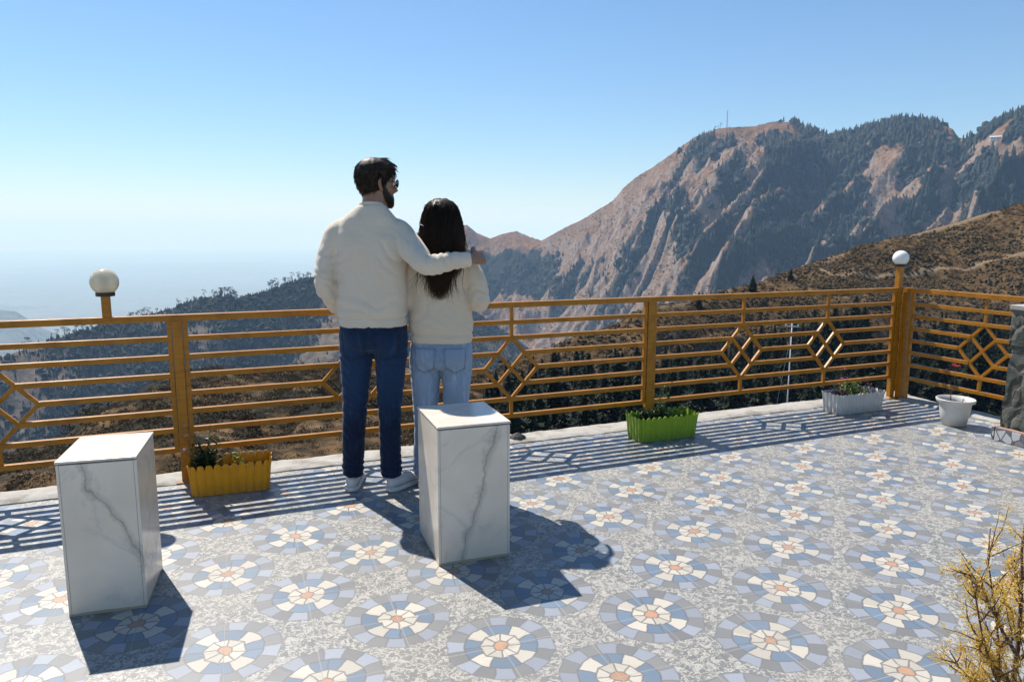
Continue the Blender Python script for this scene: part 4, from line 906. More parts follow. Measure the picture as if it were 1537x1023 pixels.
# ------------------------------------------------------------------ the couple
def fuse(name, mb, voxel, mat, parent, org, smooth=4, disp=None, dec=None):
    """weld overlapping closed shapes into one continuous skin"""
    me = mb.mesh('tmp'); o = bpy.data.objects.new('tmp', me); COL.objects.link(o)
    r = o.modifiers.new('r', 'REMESH'); r.mode = 'VOXEL'; r.voxel_size = voxel
    s = o.modifiers.new('s', 'SMOOTH'); s.factor = .5; s.iterations = smooth
    dg = bpy.context.evaluated_depsgraph_get(); m2 = bpy.data.meshes.new_from_object(o.evaluated_get(dg), depsgraph=dg); bpy.data.objects.remove(o); bpy.data.meshes.remove(me)
    m2.name = name; n = len(m2.vertices); co = np.empty(n * 3, np.float32); no = np.empty(n * 3, np.float32)
    m2.vertices.foreach_get('co', co); m2.vertex_normals.foreach_get('vector', no); co = co.reshape(-1, 3); no = no.reshape(-1, 3)
    if disp is not None: co = co + no * disp(co, no)[:, None]
    m2.vertices.foreach_set('co', (co - np.array(org, np.float32)).astype(np.float32).ravel()); m2.update(); m2.materials.clear()
    return link(name, m2, mat, parent, True)
def n3(P, sc, seed=0):
    P = np.asarray(P, float) * sc; a = vnoise(P[:, 0] + P[:, 1] * .71 + seed, P[:, 2] - P[:, 1] * .37, seed); b = vnoise(P[:, 1] * 1.1 + seed * 3 + P[:, 0] * .3, P[:, 2] * .9 + P[:, 0] * .8, seed + 7); return a + b - 1
def oval(z, cx, cy, a, bf, bb=None, p=2.3, n=36, tilt=0):
    bb = bf if bb is None else bb; out = []
    for k in range(n):
        t = 2 * math.pi * k / n; c, s = math.cos(t), math.sin(t); x = a * math.copysign(abs(c) ** (2 / p), c); y = (bf if s > 0 else bb) * math.copysign(abs(s) ** (2 / p), s); out.append((cx + x, cy + y, z + tilt * x))
    return out
def smooth_path(P, Rd, n=5):
    """Catmull-Rom through joints so limbs bend softly"""
    P = [Vector(p) for p in P]; Q = [P[0] * 2 - P[1]] + P + [P[-1] * 2 - P[-2]]; out = []; rad = []
    for i in range(len(P) - 1):
        for k in range(n):
            t = k / n; a, b, c, d = Q[i:i + 4]; out.append(.5 * ((2 * b) + (c - a) * t + (2 * a - 5 * b + 4 * c - d) * t * t + (3 * b - a - 3 * c + d) * t ** 3)); rad.append(Rd[i] + (Rd[i + 1] - Rd[i]) * t)
    return out + [P[-1]], rad + [Rd[-1]]
def limb(mb, P, Rd, n=18, flat=1, fdir=None): p, r = smooth_path(P, Rd); mb.tube(p, r, n, True, flat, fdir)
def hand(mb, W, d, nrm, side, curl, sc=1.0, thumb=.5):
    """palm, four bent fingers of unequal length and a thumb from the side of the palm. side: +1 when the thumb lies along d x nrm"""
    W = Vector(W); d = Vector(d).normalized(); nrm = Vector(nrm); nrm = (nrm - d * nrm.dot(d)).normalized(); x = d.cross(nrm) * side
    def sec(t, w, h): return [W + d * t + x * (w * math.cos(a)) + nrm * (h * math.sin(a)) for a in [k * math.pi / 8 for k in range(16)]]
    q = sc
    mb.loft([sec(-.03 * q, .026 * q, .020 * q), sec(0, .027 * q, .020 * q), sec(.025 * q, .036 * q, .019 * q), sec(.06 * q, .042 * q, .016 * q), sec(.088 * q, .041 * q, .013 * q), sec(.096 * q, .037 * q, .009 * q)])
    for i, (off, L, r) in enumerate(((.030, .070, .0088), (.010, .078, .0092), (-.011, .072, .0088), (-.030, .057, .0078))):
        p = W + d * (.088 * q) + x * (off * q); dd = d.copy(); pts = [p - d * .012 * q]; 
        for j, f in enumerate((.45, .31, .24)):
            c = curl[i] * (.8, 1.0, .8)[j]; dd = (dd * math.cos(c) - nrm * math.sin(c)); nrm_j = nrm; pts.append(pts[-1] + dd * (L * f + (.012 if j == 0 else 0)) * q)
            # keep bending in the same plane
            n2 = (nrm - dd * nrm.dot(dd)); nrm_ = n2
        mb.tube(pts, [r * q, r * q * .98, r * q * .9, r * q * .7], 10)
    p = W + d * (.022 * q) + x * (.026 * q); t1 = (d * .7 + x * .75 - nrm * thumb * .5).normalized(); t2 = (d * .9 + x * .25 - nrm * thumb).normalized()
    mb.tube([p - t1 * .015 * q, p + t1 * .034 * q, p + t1 * .034 * q + t2 * .026 * q, p + t1 * .034 * q + t2 * .048 * q], [.014 * q, .0115 * q, .0098 * q, .007 * q], 10)
HEAD = [(-.122, .026, .086, .046), (-.108, .044, .099, .012), (-.088, .055, .101, -.032), (-.062, .062, .099, -.060), (-.03, .067, .098, -.080), (0, .0715, .097, -.091), (.03, .075, .097, -.097), (.06, .075, .091, -.095), (.085, .066, .077, -.083), (.105, .047, .054, -.060), (.119, .018, .02, -.028)]
def head_at(z):
    T = np.array(HEAD); return [float(np.interp(z, T[:, 0], T[:, i])) for i in (1, 2, 3)]
def head_ring(z, off, n=40):
    a, f, k = head_at(z); m = (f + k) / 2; h = (f - k) / 2; out = []
    for i in range(n):
        t = 2 * math.pi * i / n; c, s = math.cos(t), math.sin(t); q = off(t, z); out.append(Vector(((a + q) * c, m + (h + q) * s, z)))
    return out
def add_head(mb, Mx, nose=1.0):
    zs = np.linspace(-.122, .119, 26); mb.loft([[Mx @ p for p in head_ring(z, lambda t, zz: 0)] for z in zs])
    T = lambda pts: [Mx @ Vector(p) for p in pts]
    mb.tube(T([(0, .088, .025), (0, .103, 0), (0, .118 * (.5 + .5 * nose), -.022), (0, .098, -.034)]), [.007, .010, .013, .011], 10)
    for s in (-1, 1):
        mb.tube(T([(s * .014, .098, -.028), (s * .010, .103, -.024)]), [.009, .008], 8)
        mb.tube(T([(s * .050, .080, .030), (s * .030, .092, .034), (s * .012, .094, .028)]), [.007, .008, .006], 8)           # brow
        mb.tube(T([(s * .060, .060, -.022), (s * .045, .079, -.02)]), [.013, .012], 8)                                        # cheek
        # ear: a shell with a rolled rim
        mb.tube(T([(s * .070, .004, -.030), (s * .078, -.004, -.012), (s * .082, -.012, .010), (s * .076, -.004, .026)]), [.008, .012, .013, .009], 8, True, .45, (s, 0, 0))
        mb.tube(T([(s * .071, .010, -.034), (s * .082, -.010, -.026), (s * .091, -.022, -.004), (s * .091, -.022, .014), (s * .083, -.008, .030), (s * .074, .008, .024)]), [.006, .006, .0055, .0055, .0055, .005], 8)
    mb.tube(T([(-.022, .092, -.062), (0, .103, -.058), (.022, .092, -.062)]), [.004, .006, .004], 8); mb.tube(T([(-.020, .091, -.071), (0, .102, -.072), (.020, .091, -.071)]), [.004, .007, .004], 8)

def mat_skin(name, c):
    g = G(name); v = g.coord('Object'); n = g.noise(v, 35, 4); m = g.mix(n, tuple(x * .85 for x in c), tuple(x * 1.1 for x in c)); g.bsdf(m, .48, g.bump(g.noise(v, 300, 3), .06, .001), Subsurface_Weight=.15, Subsurface_Radius=(.012, .005, .003)); return g.mat
def mat_knit(name, c, c2):
    g = G(name); v = g.coord('Object'); n = g.noise(v, 9, 4); f = g.noise(g.coord('Object', (260, 260, 420)), 1, 2, .6); p = g.noise(v, 700, 2)
    col = g.mix(n, c, c2); col = g.mix(g.m('MULTIPLY', f, .28), col, tuple(x * .62 for x in c))
    g.bsdf(col, .93, g.bump(g.m('ADD', g.m('ADD', f, g.m('MULTIPLY', p, .5)), g.m('MULTIPLY', g.noise(g.coord('Object', (110, 110, 60)), 1, 3, .6), 1.2)), .8, .003), Sheen_Weight=.35, Sheen_Roughness=.5, Specular_IOR_Level=.15); return g.mat
def mat_denim(name, dark, light, fade, zc):
    g = G(name); v = g.coord('Object'); p = g.xyz(v); n = g.noise(g.coord('Object', (9, 9, 3.2)), 1, 4, .6); w = g.noise(g.coord('Object', (420, 420, 160)), 1, 2, .5); cr = g.noise(g.coord('Object', (28, 28, 7)), 1, 4, .65)
    d = g.m('MULTIPLY', g.m('SUBTRACT', p[2], zc), 3.6); ff = g.m('SUBTRACT', 1, g.m('MULTIPLY', d, d), clamp=True)
    k = g.m('ADD', g.m('MULTIPLY', ff, fade), g.m('MULTIPLY_ADD', n, .5, -.2), clamp=True); c = g.mix(k, dark, light)
    c = g.mix(g.ramp(cr, [(.55, 0), (.72, .45)]), c, tuple(min(1, x * 1.5) for x in light)); c = g.mix(g.m('MULTIPLY', w, .45), c, tuple(x * .5 for x in dark))
    g.bsdf(c, .82, g.bump(w, .35, .0012), Sheen_Weight=.12, Specular_IOR_Level=.2); return g.mat
def mat_hair(name, a, b, rough=.32):
    g = G(name); pi_ = g.node('ShaderNodeNewGeometry').outputs['Random Per Island']; v = g.coord('Object'); n = g.noise(g.coord('Object', (220, 220, 22)), 1, 3)
    t = g.attr('tip'); c = g.mix(g.m('MULTIPLY', t, g.m('MULTIPLY_ADD', pi_, .7, .3)), a, b); g.bsdf(c, g.m('MULTIPLY_ADD', pi_, .2, rough), g.bump(n, .6, .003), Specular_IOR_Level=.32, Specular_Tint=(1, .82, .66, 1)); return g.mat
M['skin_m'] = mat_skin('skin_tan', (.29, .145, .082)); M['skin_w'] = mat_skin('skin_light', (.48, .29, .20))
M['knit_m'] = mat_knit('cream_knit', (.74, .61, .455), (.80, .68, .53)); M['knit_w'] = mat_knit('warm_cream_knit', (.74, .585, .41), (.80, .645, .475))
M['denim_m'] = mat_denim('dark_denim', (.005, .014, .042), (.026, .066, .145), .55, .66); M['denim_w'] = mat_denim('pale_denim', (.20, .27, .37), (.40, .48, .58), .5, .62)
M['hair_m'] = mat_hair('black_hair', (.007, .005, .004), (.05, .030, .019), .30); M['hair_w'] = mat_hair('brown_hair', (.007, .004, .003), (.17, .068, .028), .36)
M['sneaker'] = mat_plain('white_leather', (.62, .60, .58), .5, .08, 40); M['sole'] = mat_plain('white_rubber', (.60, .57, .53), .7, .12, 40); M['thread'] = mat_plain('denim_seam', (.016, .028, .055), .8, .2); M['thread_w'] = mat_plain('pale_denim_seam', (.25, .32, .41), .8, .2)
M['lens'] = mat_plain('dark_lens', (.008, .01, .014), .06, .1); M['frame'] = mat_plain('black_frame', (.012, .011, .010), .3, .1)
M['eye'] = mat_plain('eye_white', (.6, .58, .55), .2, .1)

def ribbon_hair(strands, name, mat, parent, org, base=None):
    """strands: list of (points, radius); three-sided tapering strands in one mesh, with a 'tip' value along each"""
    b = MB(); tips = []
    if base: b.add(base.v, base.f); tips += [getattr(base, 'tipv', 0.0)] * len(base.v) if not hasattr(base, 'tl') else base.tl
    for pts, r, tv in strands:
        n = len(pts); o = len(b.v); b.tube(pts, [r * (1 - .85 * (i / (n - 1)) ** 2) for i in range(n)], 3, False); tips += [tv * (i // 3) / (n - 1) for i in range(n * 3)]
    b.v = [(p[0] - org[0], p[1] - org[1], p[2] - org[2]) for p in b.v]; me = b.mesh(name); a = me.attributes.new('tip', 'FLOAT', 'POINT'); a.data.foreach_set('value', np.array(tips, np.float32)); return link(name, me, mat, parent, True)

def shoe(parent, heel, az, org, L=.285, part='shoe'):
    """a low sneaker: upper lofted along the foot, rubber sole under it"""
    d = Vector((math.sin(az), math.cos(az), 0)); s = Vector((math.cos(az), -math.sin(az), 0)); h = Vector(heel) - Vector(org); rings = []
    for t, w, z in ((0, .018, .070), (.012, .030, .088), (.05, .035, .094), (.10, .037, .088), (.14, .040, .078), (.18, .044, .064), (.22, .046, .052), (.255, .041, .044), (.275, .028, .036), (.285, .010, .028)):
        t *= L / .285; lo = .018; ring = []
        for k in range(20):
            a = 2 * math.pi * k / 20; c, q = math.cos(a), math.sin(a); zz = lo + (z - lo) * (.5 + .5 * q); ww = w * abs(c) ** .8 * math.copysign(1, c) * (1 - .30 * max(0, q)); ring.append(h + d * t + s * ww + Vector((0, 0, zz)))
        rings.append(ring)
    b = MB(); b.loft(rings); o = b.build(part, M['sneaker'], parent, True)
    rings = []
    for z, g_ in ((.001, -.002), (.004, .003), (.022, .004), (.026, .001)):
        rings.append([h + d * t + s * (w + g_) * sg + Vector((0, 0, z + max(0, t - .22) * .08)) for sg, seq in ((1, 1), (-1, -1)) for t, w in [(-.004 - g_, .012), (.0, .020), (.02, .034), (.06, .038), (.12, .041), (.18, .046), (.22, .048), (.26, .042), (.28, .028), (.289 + g_, .010)][::seq]])
    b = MB(); b.loft(rings); b.build('sole', M['sole'], o, True, angle=50)
    b = MB()
    for i in range(5):
        t = .125 + i * .018; z = .086 - i * .006 - i * i * .0006; b.tube([h + d * t + s * -.022 + Vector((0, 0, z - .006)), h + d * (t + .004) + Vector((0, 0, z + .003)), h + d * t + s * .022 + Vector((0, 0, z - .006))], .003, 6)
    b.build('laces', M['sneaker'], o, True)
def on_surface(bvh, x, z, y0, org, lift=.002):
    hit = bvh.ray_cast(Vector((x - org[0], y0 - org[1], z - org[2])), Vector((0, 1, 0))); return (hit[0] - Vector((0, lift, 0))) if hit[0] else None
def pockets(jeans, parent, org, cs, z, w, h, mat, y0=3.0):
    bvh = BVHTree.FromPolygons([v.co for v in jeans.data.vertices], [p.vertices[:] for p in jeans.data.polygons])
    for cx in cs:
        b = MB(); nx, nz = 8, 10; V = []; 
        for i in range(nx + 1):
            for j in range(nz + 1):
                u = i / nx * 2 - 1; q = j / nz; x = cx + u * w * (1 - .12 * q); zz = z - q * h - (.022 * (1 - abs(u)) if q > .6 else 0) * (q - .6) / .4; p = on_surface(bvh, x, zz, y0, org, .0035); V.append(p if p else Vector((x - org[0], 0, zz - org[2])))
        b.add(V, [(i * (nz + 1) + j, i * (nz + 1) + j + 1, (i + 1) * (nz + 1) + j + 1, (i + 1) * (nz + 1) + j) for i in range(nx) for j in range(nz)]); o = b.build('pocket', jeans.data.materials[0], parent, True)
        sld = o.modifiers.new('thick', 'SOLIDIFY'); sld.thickness = .002; sld.offset = -1
        b = MB(); idx = [0 * (nz + 1) + j for j in range(nz + 1)] + [i * (nz + 1) + nz for i in range(1, nx + 1)] + [nx * (nz + 1) + j for j in range(nz - 1, -1, -1)] + [i * (nz + 1) for i in range(nx - 1, -1, -1)]
        b.tube([V[i] - Vector((0, .0012, 0)) for i in idx], .0016, 5); b.build('stitching', mat, o, True)
    # centre seam
    pts = [on_surface(bvh, sum(cs) / len(cs), z + .05 - .016 * i, y0, org, .0) for i in range(9)]; b = MB(); b.tube([p for p in pts if p], .0022, 5); b.build('seam', mat, parent, True)

# ---- the man
ORG = Vector((-.755, 3.80, 0)); BACK = Vector((-.012, .06, 0)); SC = 1.016; man = thing('person', 'taller person in a cream sweater and dark blue jeans, one arm round the other person', 'person', ORG + BACK, 0); man.scale = (SC, SC, SC)
MX = Matrix.Translation((-.703, 3.822, 1.638)) @ Matrix.Rotation(R(-57), 4, 'Z') @ Matrix.Rotation(R(-3), 4, 'X') @ Matrix.Scale(.955, 4)
b = MB()
add_head(b, MX)
limb(b, [(-.722, 3.79, 1.44), (-.716, 3.80, 1.52), (-.706, 3.815, 1.60)], [.070, .060, .060], 20)
b.loft([oval(z, cx, 3.80, a * .9, bb * .88) for z, cx, a, bb in ((.80, -.728, .11, .07), (.84, -.728, .150, .09), (.92, -.728, .165, .112), (1.10, -.732, .165, .110), (1.30, -.735, .19, .120), (1.40, -.735, .19, .105), (1.47, -.73, .12, .08), (1.50, -.725, .07, .06))])
limb(b, [(-.905, 3.80, 1.40), (-.945, 3.785, 1.27), (-.966, 3.755, 1.13), (-.945, 3.86, 1.02), (-.905, 3.935, .935)], [.040, .040, .036, .033, .027])
hand(b, (-.905, 3.935, .935), (.22, .06, -.95), (-.85, .5, -.1), 1, (.2, .2, .25, .3))
limb(b, [(-.60, 3.79, 1.37), (-.512, 3.735, 1.315), (-.425, 3.645, 1.238), (-.31, 3.665, 1.252), (-.205, 3.700, 1.262)], [.040, .040, .036, .033, .027])
hand(b, (-.200, 3.702, 1.264), (.50, .80, .10), (.74, -.50, .42), -1, (.42, .45, .5, .5), 1.0, .35)
for x0, x1, x2, az in ((-.815, -.832, -.862, R(-8)), (-.648, -.650, -.655, R(34))):
    limb(b, [(x0, 3.80, .84), (x1, 3.79, .49), (x2, 3.825, .09)], [.080, .048, .026]); d = Vector((math.sin(az), math.cos(az), 0)); p = Vector((x2, 3.84, .05)); b.tube([p - d * .03, p + d * .05 + Vector((0, 0, -.005)), p + d * .17 + Vector((0, 0, -.015))], [.018, .022, .016], 12)
fuse('body', b, .0042, M['skin_m'], man, ORG, 3)
b = MB()
b.loft([oval(z, cx, cy, a, bf, bb, 2.35, 44) for z, cx, cy, a, bf, bb in ((.904, -.729, 3.80, .166, .118, .118), (.912, -.729, 3.80, .177, .126, .126), (.945, -.729, 3.80, .180, .126, .126), (.985, -.729, 3.80, .184, .130, .132), (1.08, -.731, 3.80, .183, .127, .130), (1.18, -.733, 3.80, .184, .128, .128), (1.28, -.736, 3.80, .192, .130, .126), (1.36, -.738, 3.80, .192, .122, .118), (1.42, -.736, 3.80, .176, .102, .102), (1.465, -.732, 3.795, .138, .086, .092), (1.50, -.728, 3.795, .104, .074, .080), (1.528, -.724, 3.797, .076, .070, .072), (1.536, -.723, 3.798, .060, .058, .060))])
limb(b, [(-.80, 3.80, 1.36), (-.868, 3.80, 1.395), (-.925, 3.795, 1.34), (-.956, 3.775, 1.22), (-.968, 3.752, 1.13), (-.948, 3.82, 1.045), (-.915, 3.915, .955)], [.05, .072, .067, .058, .052, .050, .040], 22)
limb(b, [(-.66, 3.80, 1.36), (-.596, 3.80, 1.395), (-.540, 3.757, 1.345), (-.478, 3.69, 1.278), (-.425, 3.645, 1.235), (-.33, 3.660, 1.248), (-.212, 3.697, 1.260)], [.05, .074, .069, .060, .053, .047, .038], 22)
def disp_m(P, N):
    d = n3(P * (1, 1, 1.6), 9, 1) * .006 + n3(P, 26, 3) * .0022
    def near(c, r): return np.exp(-((P - np.array(c)) ** 2).sum(1) / r ** 2)
    fold = lambda v, f, s: np.abs(np.sin((P @ np.array(v)) * f + n3(P, 12, s) * 2.6)) - .55
    d += fold((.5, .2, 1), 62, 4) * (.011 * near((-.97, 3.77, 1.12), .09)) + fold((1, -.3, .35), 70, 5) * (.011 * near((-.46, 3.68, 1.27), .10) + .008 * near((-.30, 3.66, 1.25), .09))
    d += fold((.55, 0, 1), 46, 6) * .009 * near((-.58, 3.70, 1.28), .10) + fold((-.5, 0, 1), 44, 7) * .008 * near((-.90, 3.70, 1.30), .09)
    d += fold((.15, .1, 1), 48, 8) * .008 * np.exp(-((P[:, 2] - 1.03) / .06) ** 2) * (.4 + n3(P, 5, 9) + .3)
    d -= .0065 * np.exp(-((P[:, 2] - .957) / .008) ** 2) + .0022 * np.maximum(0, np.sin(np.arctan2(P[:, 1] - 3.8, P[:, 0] + .73) * 130)) * (P[:, 2] < .95)
    # armhole seams
    return d
sw = fuse('sweater', b, .0065, M['knit_m'], man, ORG, 4, disp_m)
b = MB(); rings = []
b.tube([Vector((-.7225 + .060 * math.cos(a), 3.799 + .058 * math.sin(a), 1.530 - .012 * math.sin(a))) - ORG for a in [k * math.pi / 18 for k in range(37)]], .0085, 8, False); b.build('collar', M['knit_m'], sw, True)
b = MB()
b.loft([oval(z, cx, 3.80, a, bf, bb, 2.2, 40) for z, cx, a, bf, bb in ((.77, -.730, .10, .07, .07), (.80, -.730, .172, .112, .118), (.85, -.730, .179, .116, .128), (.91, -.729, .174, .112, .120), (.955, -.729, .165, .108, .110))])
limb(b, [(-.818, 3.80, .84), (-.824, 3.795, .72), (-.832, 3.785, .57), (-.836, 3.78, .46), (-.848, 3.79, .32), (-.862, 3.81, .17), (-.864, 3.82, .085)], [.093, .084, .070, .063, .060, .055, .053], 24)
limb(b, [(-.642, 3.80, .84), (-.642, 3.795, .72), (-.647, 3.785, .57), (-.650, 3.78, .46), (-.652, 3.79, .32), (-.656, 3.81, .17), (-.655, 3.82, .085)], [.093, .083, .069, .062, .059, .054, .053], 24)
def disp_j(zk, zs, am):
    def f(P, N):
        d = n3(P * (1, 1, .7), 10, 21) * .005; fold = lambda f_, s, tl: np.abs(np.sin(P[:, 2] * f_ + P[:, 0] * tl + n3(P, 13, s) * 3)) - .5
        d += fold(70, 22, 25) * .0055 * np.exp(-((P[:, 2] - zk) / .07) ** 2) * am + fold(95, 23, 15) * .0095 * np.exp(-((P[:, 2] - .13) / .05) ** 2) * am + fold(55, 24, -40) * .004 * np.exp(-((P[:, 2] - zs) / .045) ** 2)
        return d + fold(40, 27, 60) * .0035
    return f
jn = fuse('jeans', b, .0065, M['denim_m'], man, ORG, 3, disp_j(.49, .755, 1)); pockets(jn, man, ORG, (-.815, -.645), .885, .062, .125, M['thread'])
shoe(man, (-.868, 3.775, 0), R(-6), ORG); shoe(man, (-.662, 3.775, 0), R(33), ORG)
# hair: cropped at the nape, thick and swept forward on top
def hair_off(t, z):
    f = math.sin(t)                                   # 1 front, -1 back
    zl = np.interp(f, [-1, -.55, -.1, .18, .42, .7, 1], [-.082, -.075, -.020, -.012, .020, .058, .068]); k = min(1, max(0, (z - zl) / .05 + .25)); k2 = min(1, max(0, (z - zl) / .11)); top = max(0, min(1, (z - .02) / .08))
    thick = .006 + .012 * k2 + top * (.010 + .014 * max(0, f)); return (-.008 if z < zl - .012 else thick * k)
bm_ = MB(); zs = list(np.linspace(-.10, .119, 44)); rings = []
for z in zs: rings.append([MX @ (p + Vector((0, 0, .019 * max(0, (z - .06) / .06)))) for p in head_ring(z, lambda t, zz: hair_off(t, zz) + .005 * mn.noise(Vector((math.cos(t) * 3.5, math.sin(t) * 3.5, zz * 30))) + .0025 * mn.noise(Vector((math.cos(t) * 12, math.sin(t) * 12, zz * 40))), 64)])
bm_.loft(rings); bm_.tipv = .15; rng = random.Random(9); st = []
for _ in range(2300):
    t = rng.uniform(0, 2 * math.pi); z = rng.uniform(-.09, .122); q = hair_off(t, z)
    if q < .004: continue
    zz = min(z, .1185); p = head_ring(zz, lambda a, b_: hair_off(a, b_) - .001, 1)[0]; a, f_, k_ = head_at(zz); m = (f_ + k_) / 2; h = (f_ - k_) / 2; p = Vector(((a + q - .001) * math.cos(t), m + (h + q - .001) * math.sin(t), zz + .019 * max(0, (zz - .06) / .06)))
    if z > .1: p.x *= rng.random() ** .5; p.y = m + (p.y - m) * rng.random() ** .5; p.z += .0005
    nrm = Vector((p.x / (a + .02) ** 2, (p.y - m) / (h + .02) ** 2, p.z / .115 ** 2 * .4)).normalized(); w = max(0, min(1, (p.z - .035) / .06)) * max(0, min(1, (p.y - m) / h * 1.6 + .75)); comb = Vector((rng.gauss(.12, .25), 1, .1)) * w + Vector((0, -.15, -1)) * (1 - w); comb = (comb - nrm * comb.dot(nrm)); comb = comb.normalized() + Vector((rng.gauss(0, .10), rng.gauss(0, .10), rng.gauss(0, .03))); L = rng.uniform(.024, .05) * (.55 + .7 * w); lift = rng.uniform(.05, .34) + (.05 if rng.random() < .03 else 0)
    st.append(([MX @ (p + comb * L * i / 4 + nrm * (lift * L * math.sin(i / 4 * 2.2)) - nrm * (i / 4) ** 2 * L * .22) for i in range(5)], rng.uniform(.0010, .0021), rng.uniform(.1, 1)))
for _ in range(2):                                      # a few strands standing off the back of the head
    p = Vector((rng.uniform(-.06, .0), -.085, rng.uniform(.07, .10))); st.append(([MX @ (p + Vector((-.01, -.035 * i / 4, .012 * i / 4 - .03 * (i / 4) ** 2))) for i in range(5)], .0007, .4))
ribbon_hair(st, 'hair', M['hair_m'], man, ORG, bm_)
# beard along the jaw
def beard_off(t, z):
    f = math.sin(t); zt = np.interp(f, [-1, -.16, -.04, .2, .45, .7, 1], [-.3, -.3, .002, .002, -.036, -.050, -.050]); return .0035 * min(1, max(0, (zt - z) / .016)) + (-.006 if z > zt else 0)
bm_ = MB(); bm_.loft([[MX @ p for p in head_ring(z, beard_off, 56)] for z in np.linspace(-.121, .012, 26)]); bm_.tipv = .1; st = []
for _ in range(900):
    t = rng.uniform(-.1, math.pi + .1); z = rng.uniform(-.12, .0); q = beard_off(t, z)
    if q < .003: continue
    a, f_, k_ = head_at(z); m = (f_ + k_) / 2; h = (f_ - k_) / 2; p = Vector(((a + q - .001) * math.cos(t), m + (h + q - .001) * math.sin(t), z)); n_ = Vector((math.cos(t), math.sin(t), -.2)); st.append(([MX @ (p + (n_ * .45 + Vector((0, 0, -1))) * .005 * i / 2) for i in range(3)], .0008, .4))
ribbon_hair(st, 'beard', M['hair_m'], man, ORG, bm_)
gl = thing('sunglasses', None, None); gl.parent = man
def glass_pt(x, y, z): return MX @ Vector((x, y, z)) - ORG
for s in (-1, 1):
    b = MB(); rim = [(s * (.033 + .027 * math.cos(a)), .111 - .35 * (.033 + .027 * math.cos(a)) ** 2 * 6, .012 + .021 * math.sin(a)) for a in [k * math.pi / 10 for k in range(20)]]
    b.loft([[glass_pt(x, y + dy, z) for x, y, z in rim] for dy in (0, .002)]); b.build('lens', M['lens'], gl, True, angle=40)
    b = MB(); b.tube([glass_pt(*p) for p in rim + rim[:1]], .0024, 6, False); b.tube([glass_pt(s * .060, .100, .018), glass_pt(s * .073, .075, .018), glass_pt(s * .080, .0, .016), glass_pt(s * .080, -.012, .006)], [.0028, .0026, .0022, .002], 6); b.build('frame', M['frame'], gl, True)
    b = MB(); b.ball(glass_pt(s * .031, .083, .010), .012, 12, 8); b.build('eye', M['eye'], man, True)

# ---- the woman
ORG = Vector((-.372, 3.86, 0)); wom = thing('person', 'shorter person with long dark brown hair, cream sweater and pale blue jeans', 'person', ORG + BACK, 0); wom.scale = (SC, SC, SC)
MW = Matrix.Translation((-.366, 3.872, 1.437)) @ Matrix.Rotation(R(-8), 4, 'Z') @ Matrix.Scale(.94, 4)
b = MB(); add_head(b, MW, .7)
limb(b, [(-.370, 3.85, 1.25), (-.369, 3.857, 1.32), (-.367, 3.865, 1.39)], [.056, .048, .048], 18)
b.loft([oval(z, -.372, 3.86, a * .86, bb * .84) for z, a, bb in ((.72, .09, .06), (.76, .140, .09), (.82, .145, .10), (.98, .13, .10), (1.12, .15, .115), (1.22, .155, .10), (1.27, .11, .08), (1.30, .06, .05))])
limb(b, [(-.225, 3.86, 1.225), (-.18, 3.83, 1.13), (-.168, 3.82, 1.045), (-.195, 3.92, 1.075), (-.235, 4.03, 1.13)], [.046, .038, .033, .031, .024]); hand(b, (-.235, 4.03, 1.13), (-.45, .45, .8), (.6, .6, -.2), 1, (.3, .3, .35, .4), .9)
limb(b, [(-.515, 3.86, 1.225), (-.545, 3.85, 1.12), (-.548, 3.85, 1.03), (-.53, 3.94, 1.02), (-.50, 4.02, 1.04)], [.046, .038, .033, .031, .024]); hand(b, (-.50, 4.02, 1.04), (.7, .5, .3), (-.3, .8, .2), 1, (.3, .3, .35, .4), .9)
for x0, x1, x2 in ((-.452, -.460, -.466), (-.298, -.296, -.298)):
    limb(b, [(x0, 3.86, .74), (x1, 3.85, .45), (x2, 3.875, .09)], [.072, .043, .024]); p = Vector((x2, 3.89, .05)); b.tube([p - Vector((0, .03, 0)), p + Vector((0, .05, -.005)), p + Vector((0, .15, -.015))], [.017, .020, .015], 12)
fuse('body', b, .0042, M['skin_w'], wom, ORG, 3)
b = MB()
b.loft([oval(z, cx, cy, a, bf, bb, 2.25, 44) for z, cx, cy, a, bf, bb in ((.812, -.372, 3.86, .158, .112, .112), (.820, -.372, 3.86, .166, .122, .122), (.855, -.372, 3.86, .170, .124, .124), (.92, -.372, 3.86, .172, .126, .122), (1.00, -.372, 3.86, .163, .122, .112), (1.08, -.372, 3.86, .160, .124, .106), (1.16, -.372, 3.86, .166, .124, .108), (1.22, -.371, 3.86, .160, .104, .100), (1.262, -.371, 3.857, .128, .084, .086), (1.295, -.370, 3.857, .088, .068, .072), (1.322, -.369, 3.858, .062, .060, .060), (1.33, -.369, 3.859, .050, .050, .050))])
limb(b, [(-.30, 3.86, 1.19), (-.245, 3.86, 1.218), (-.200, 3.845, 1.16), (-.174, 3.83, 1.09), (-.166, 3.822, 1.035), (-.186, 3.90, 1.045), (-.228, 4.00, 1.11)], [.04, .064, .060, .058, .056, .052, .040], 22)
limb(b, [(-.44, 3.86, 1.19), (-.498, 3.86, 1.218), (-.530, 3.86, 1.16), (-.545, 3.855, 1.09), (-.548, 3.85, 1.025), (-.535, 3.92, 1.015), (-.505, 4.01, 1.036)], [.04, .064, .060, .054, .052, .048, .038], 22)
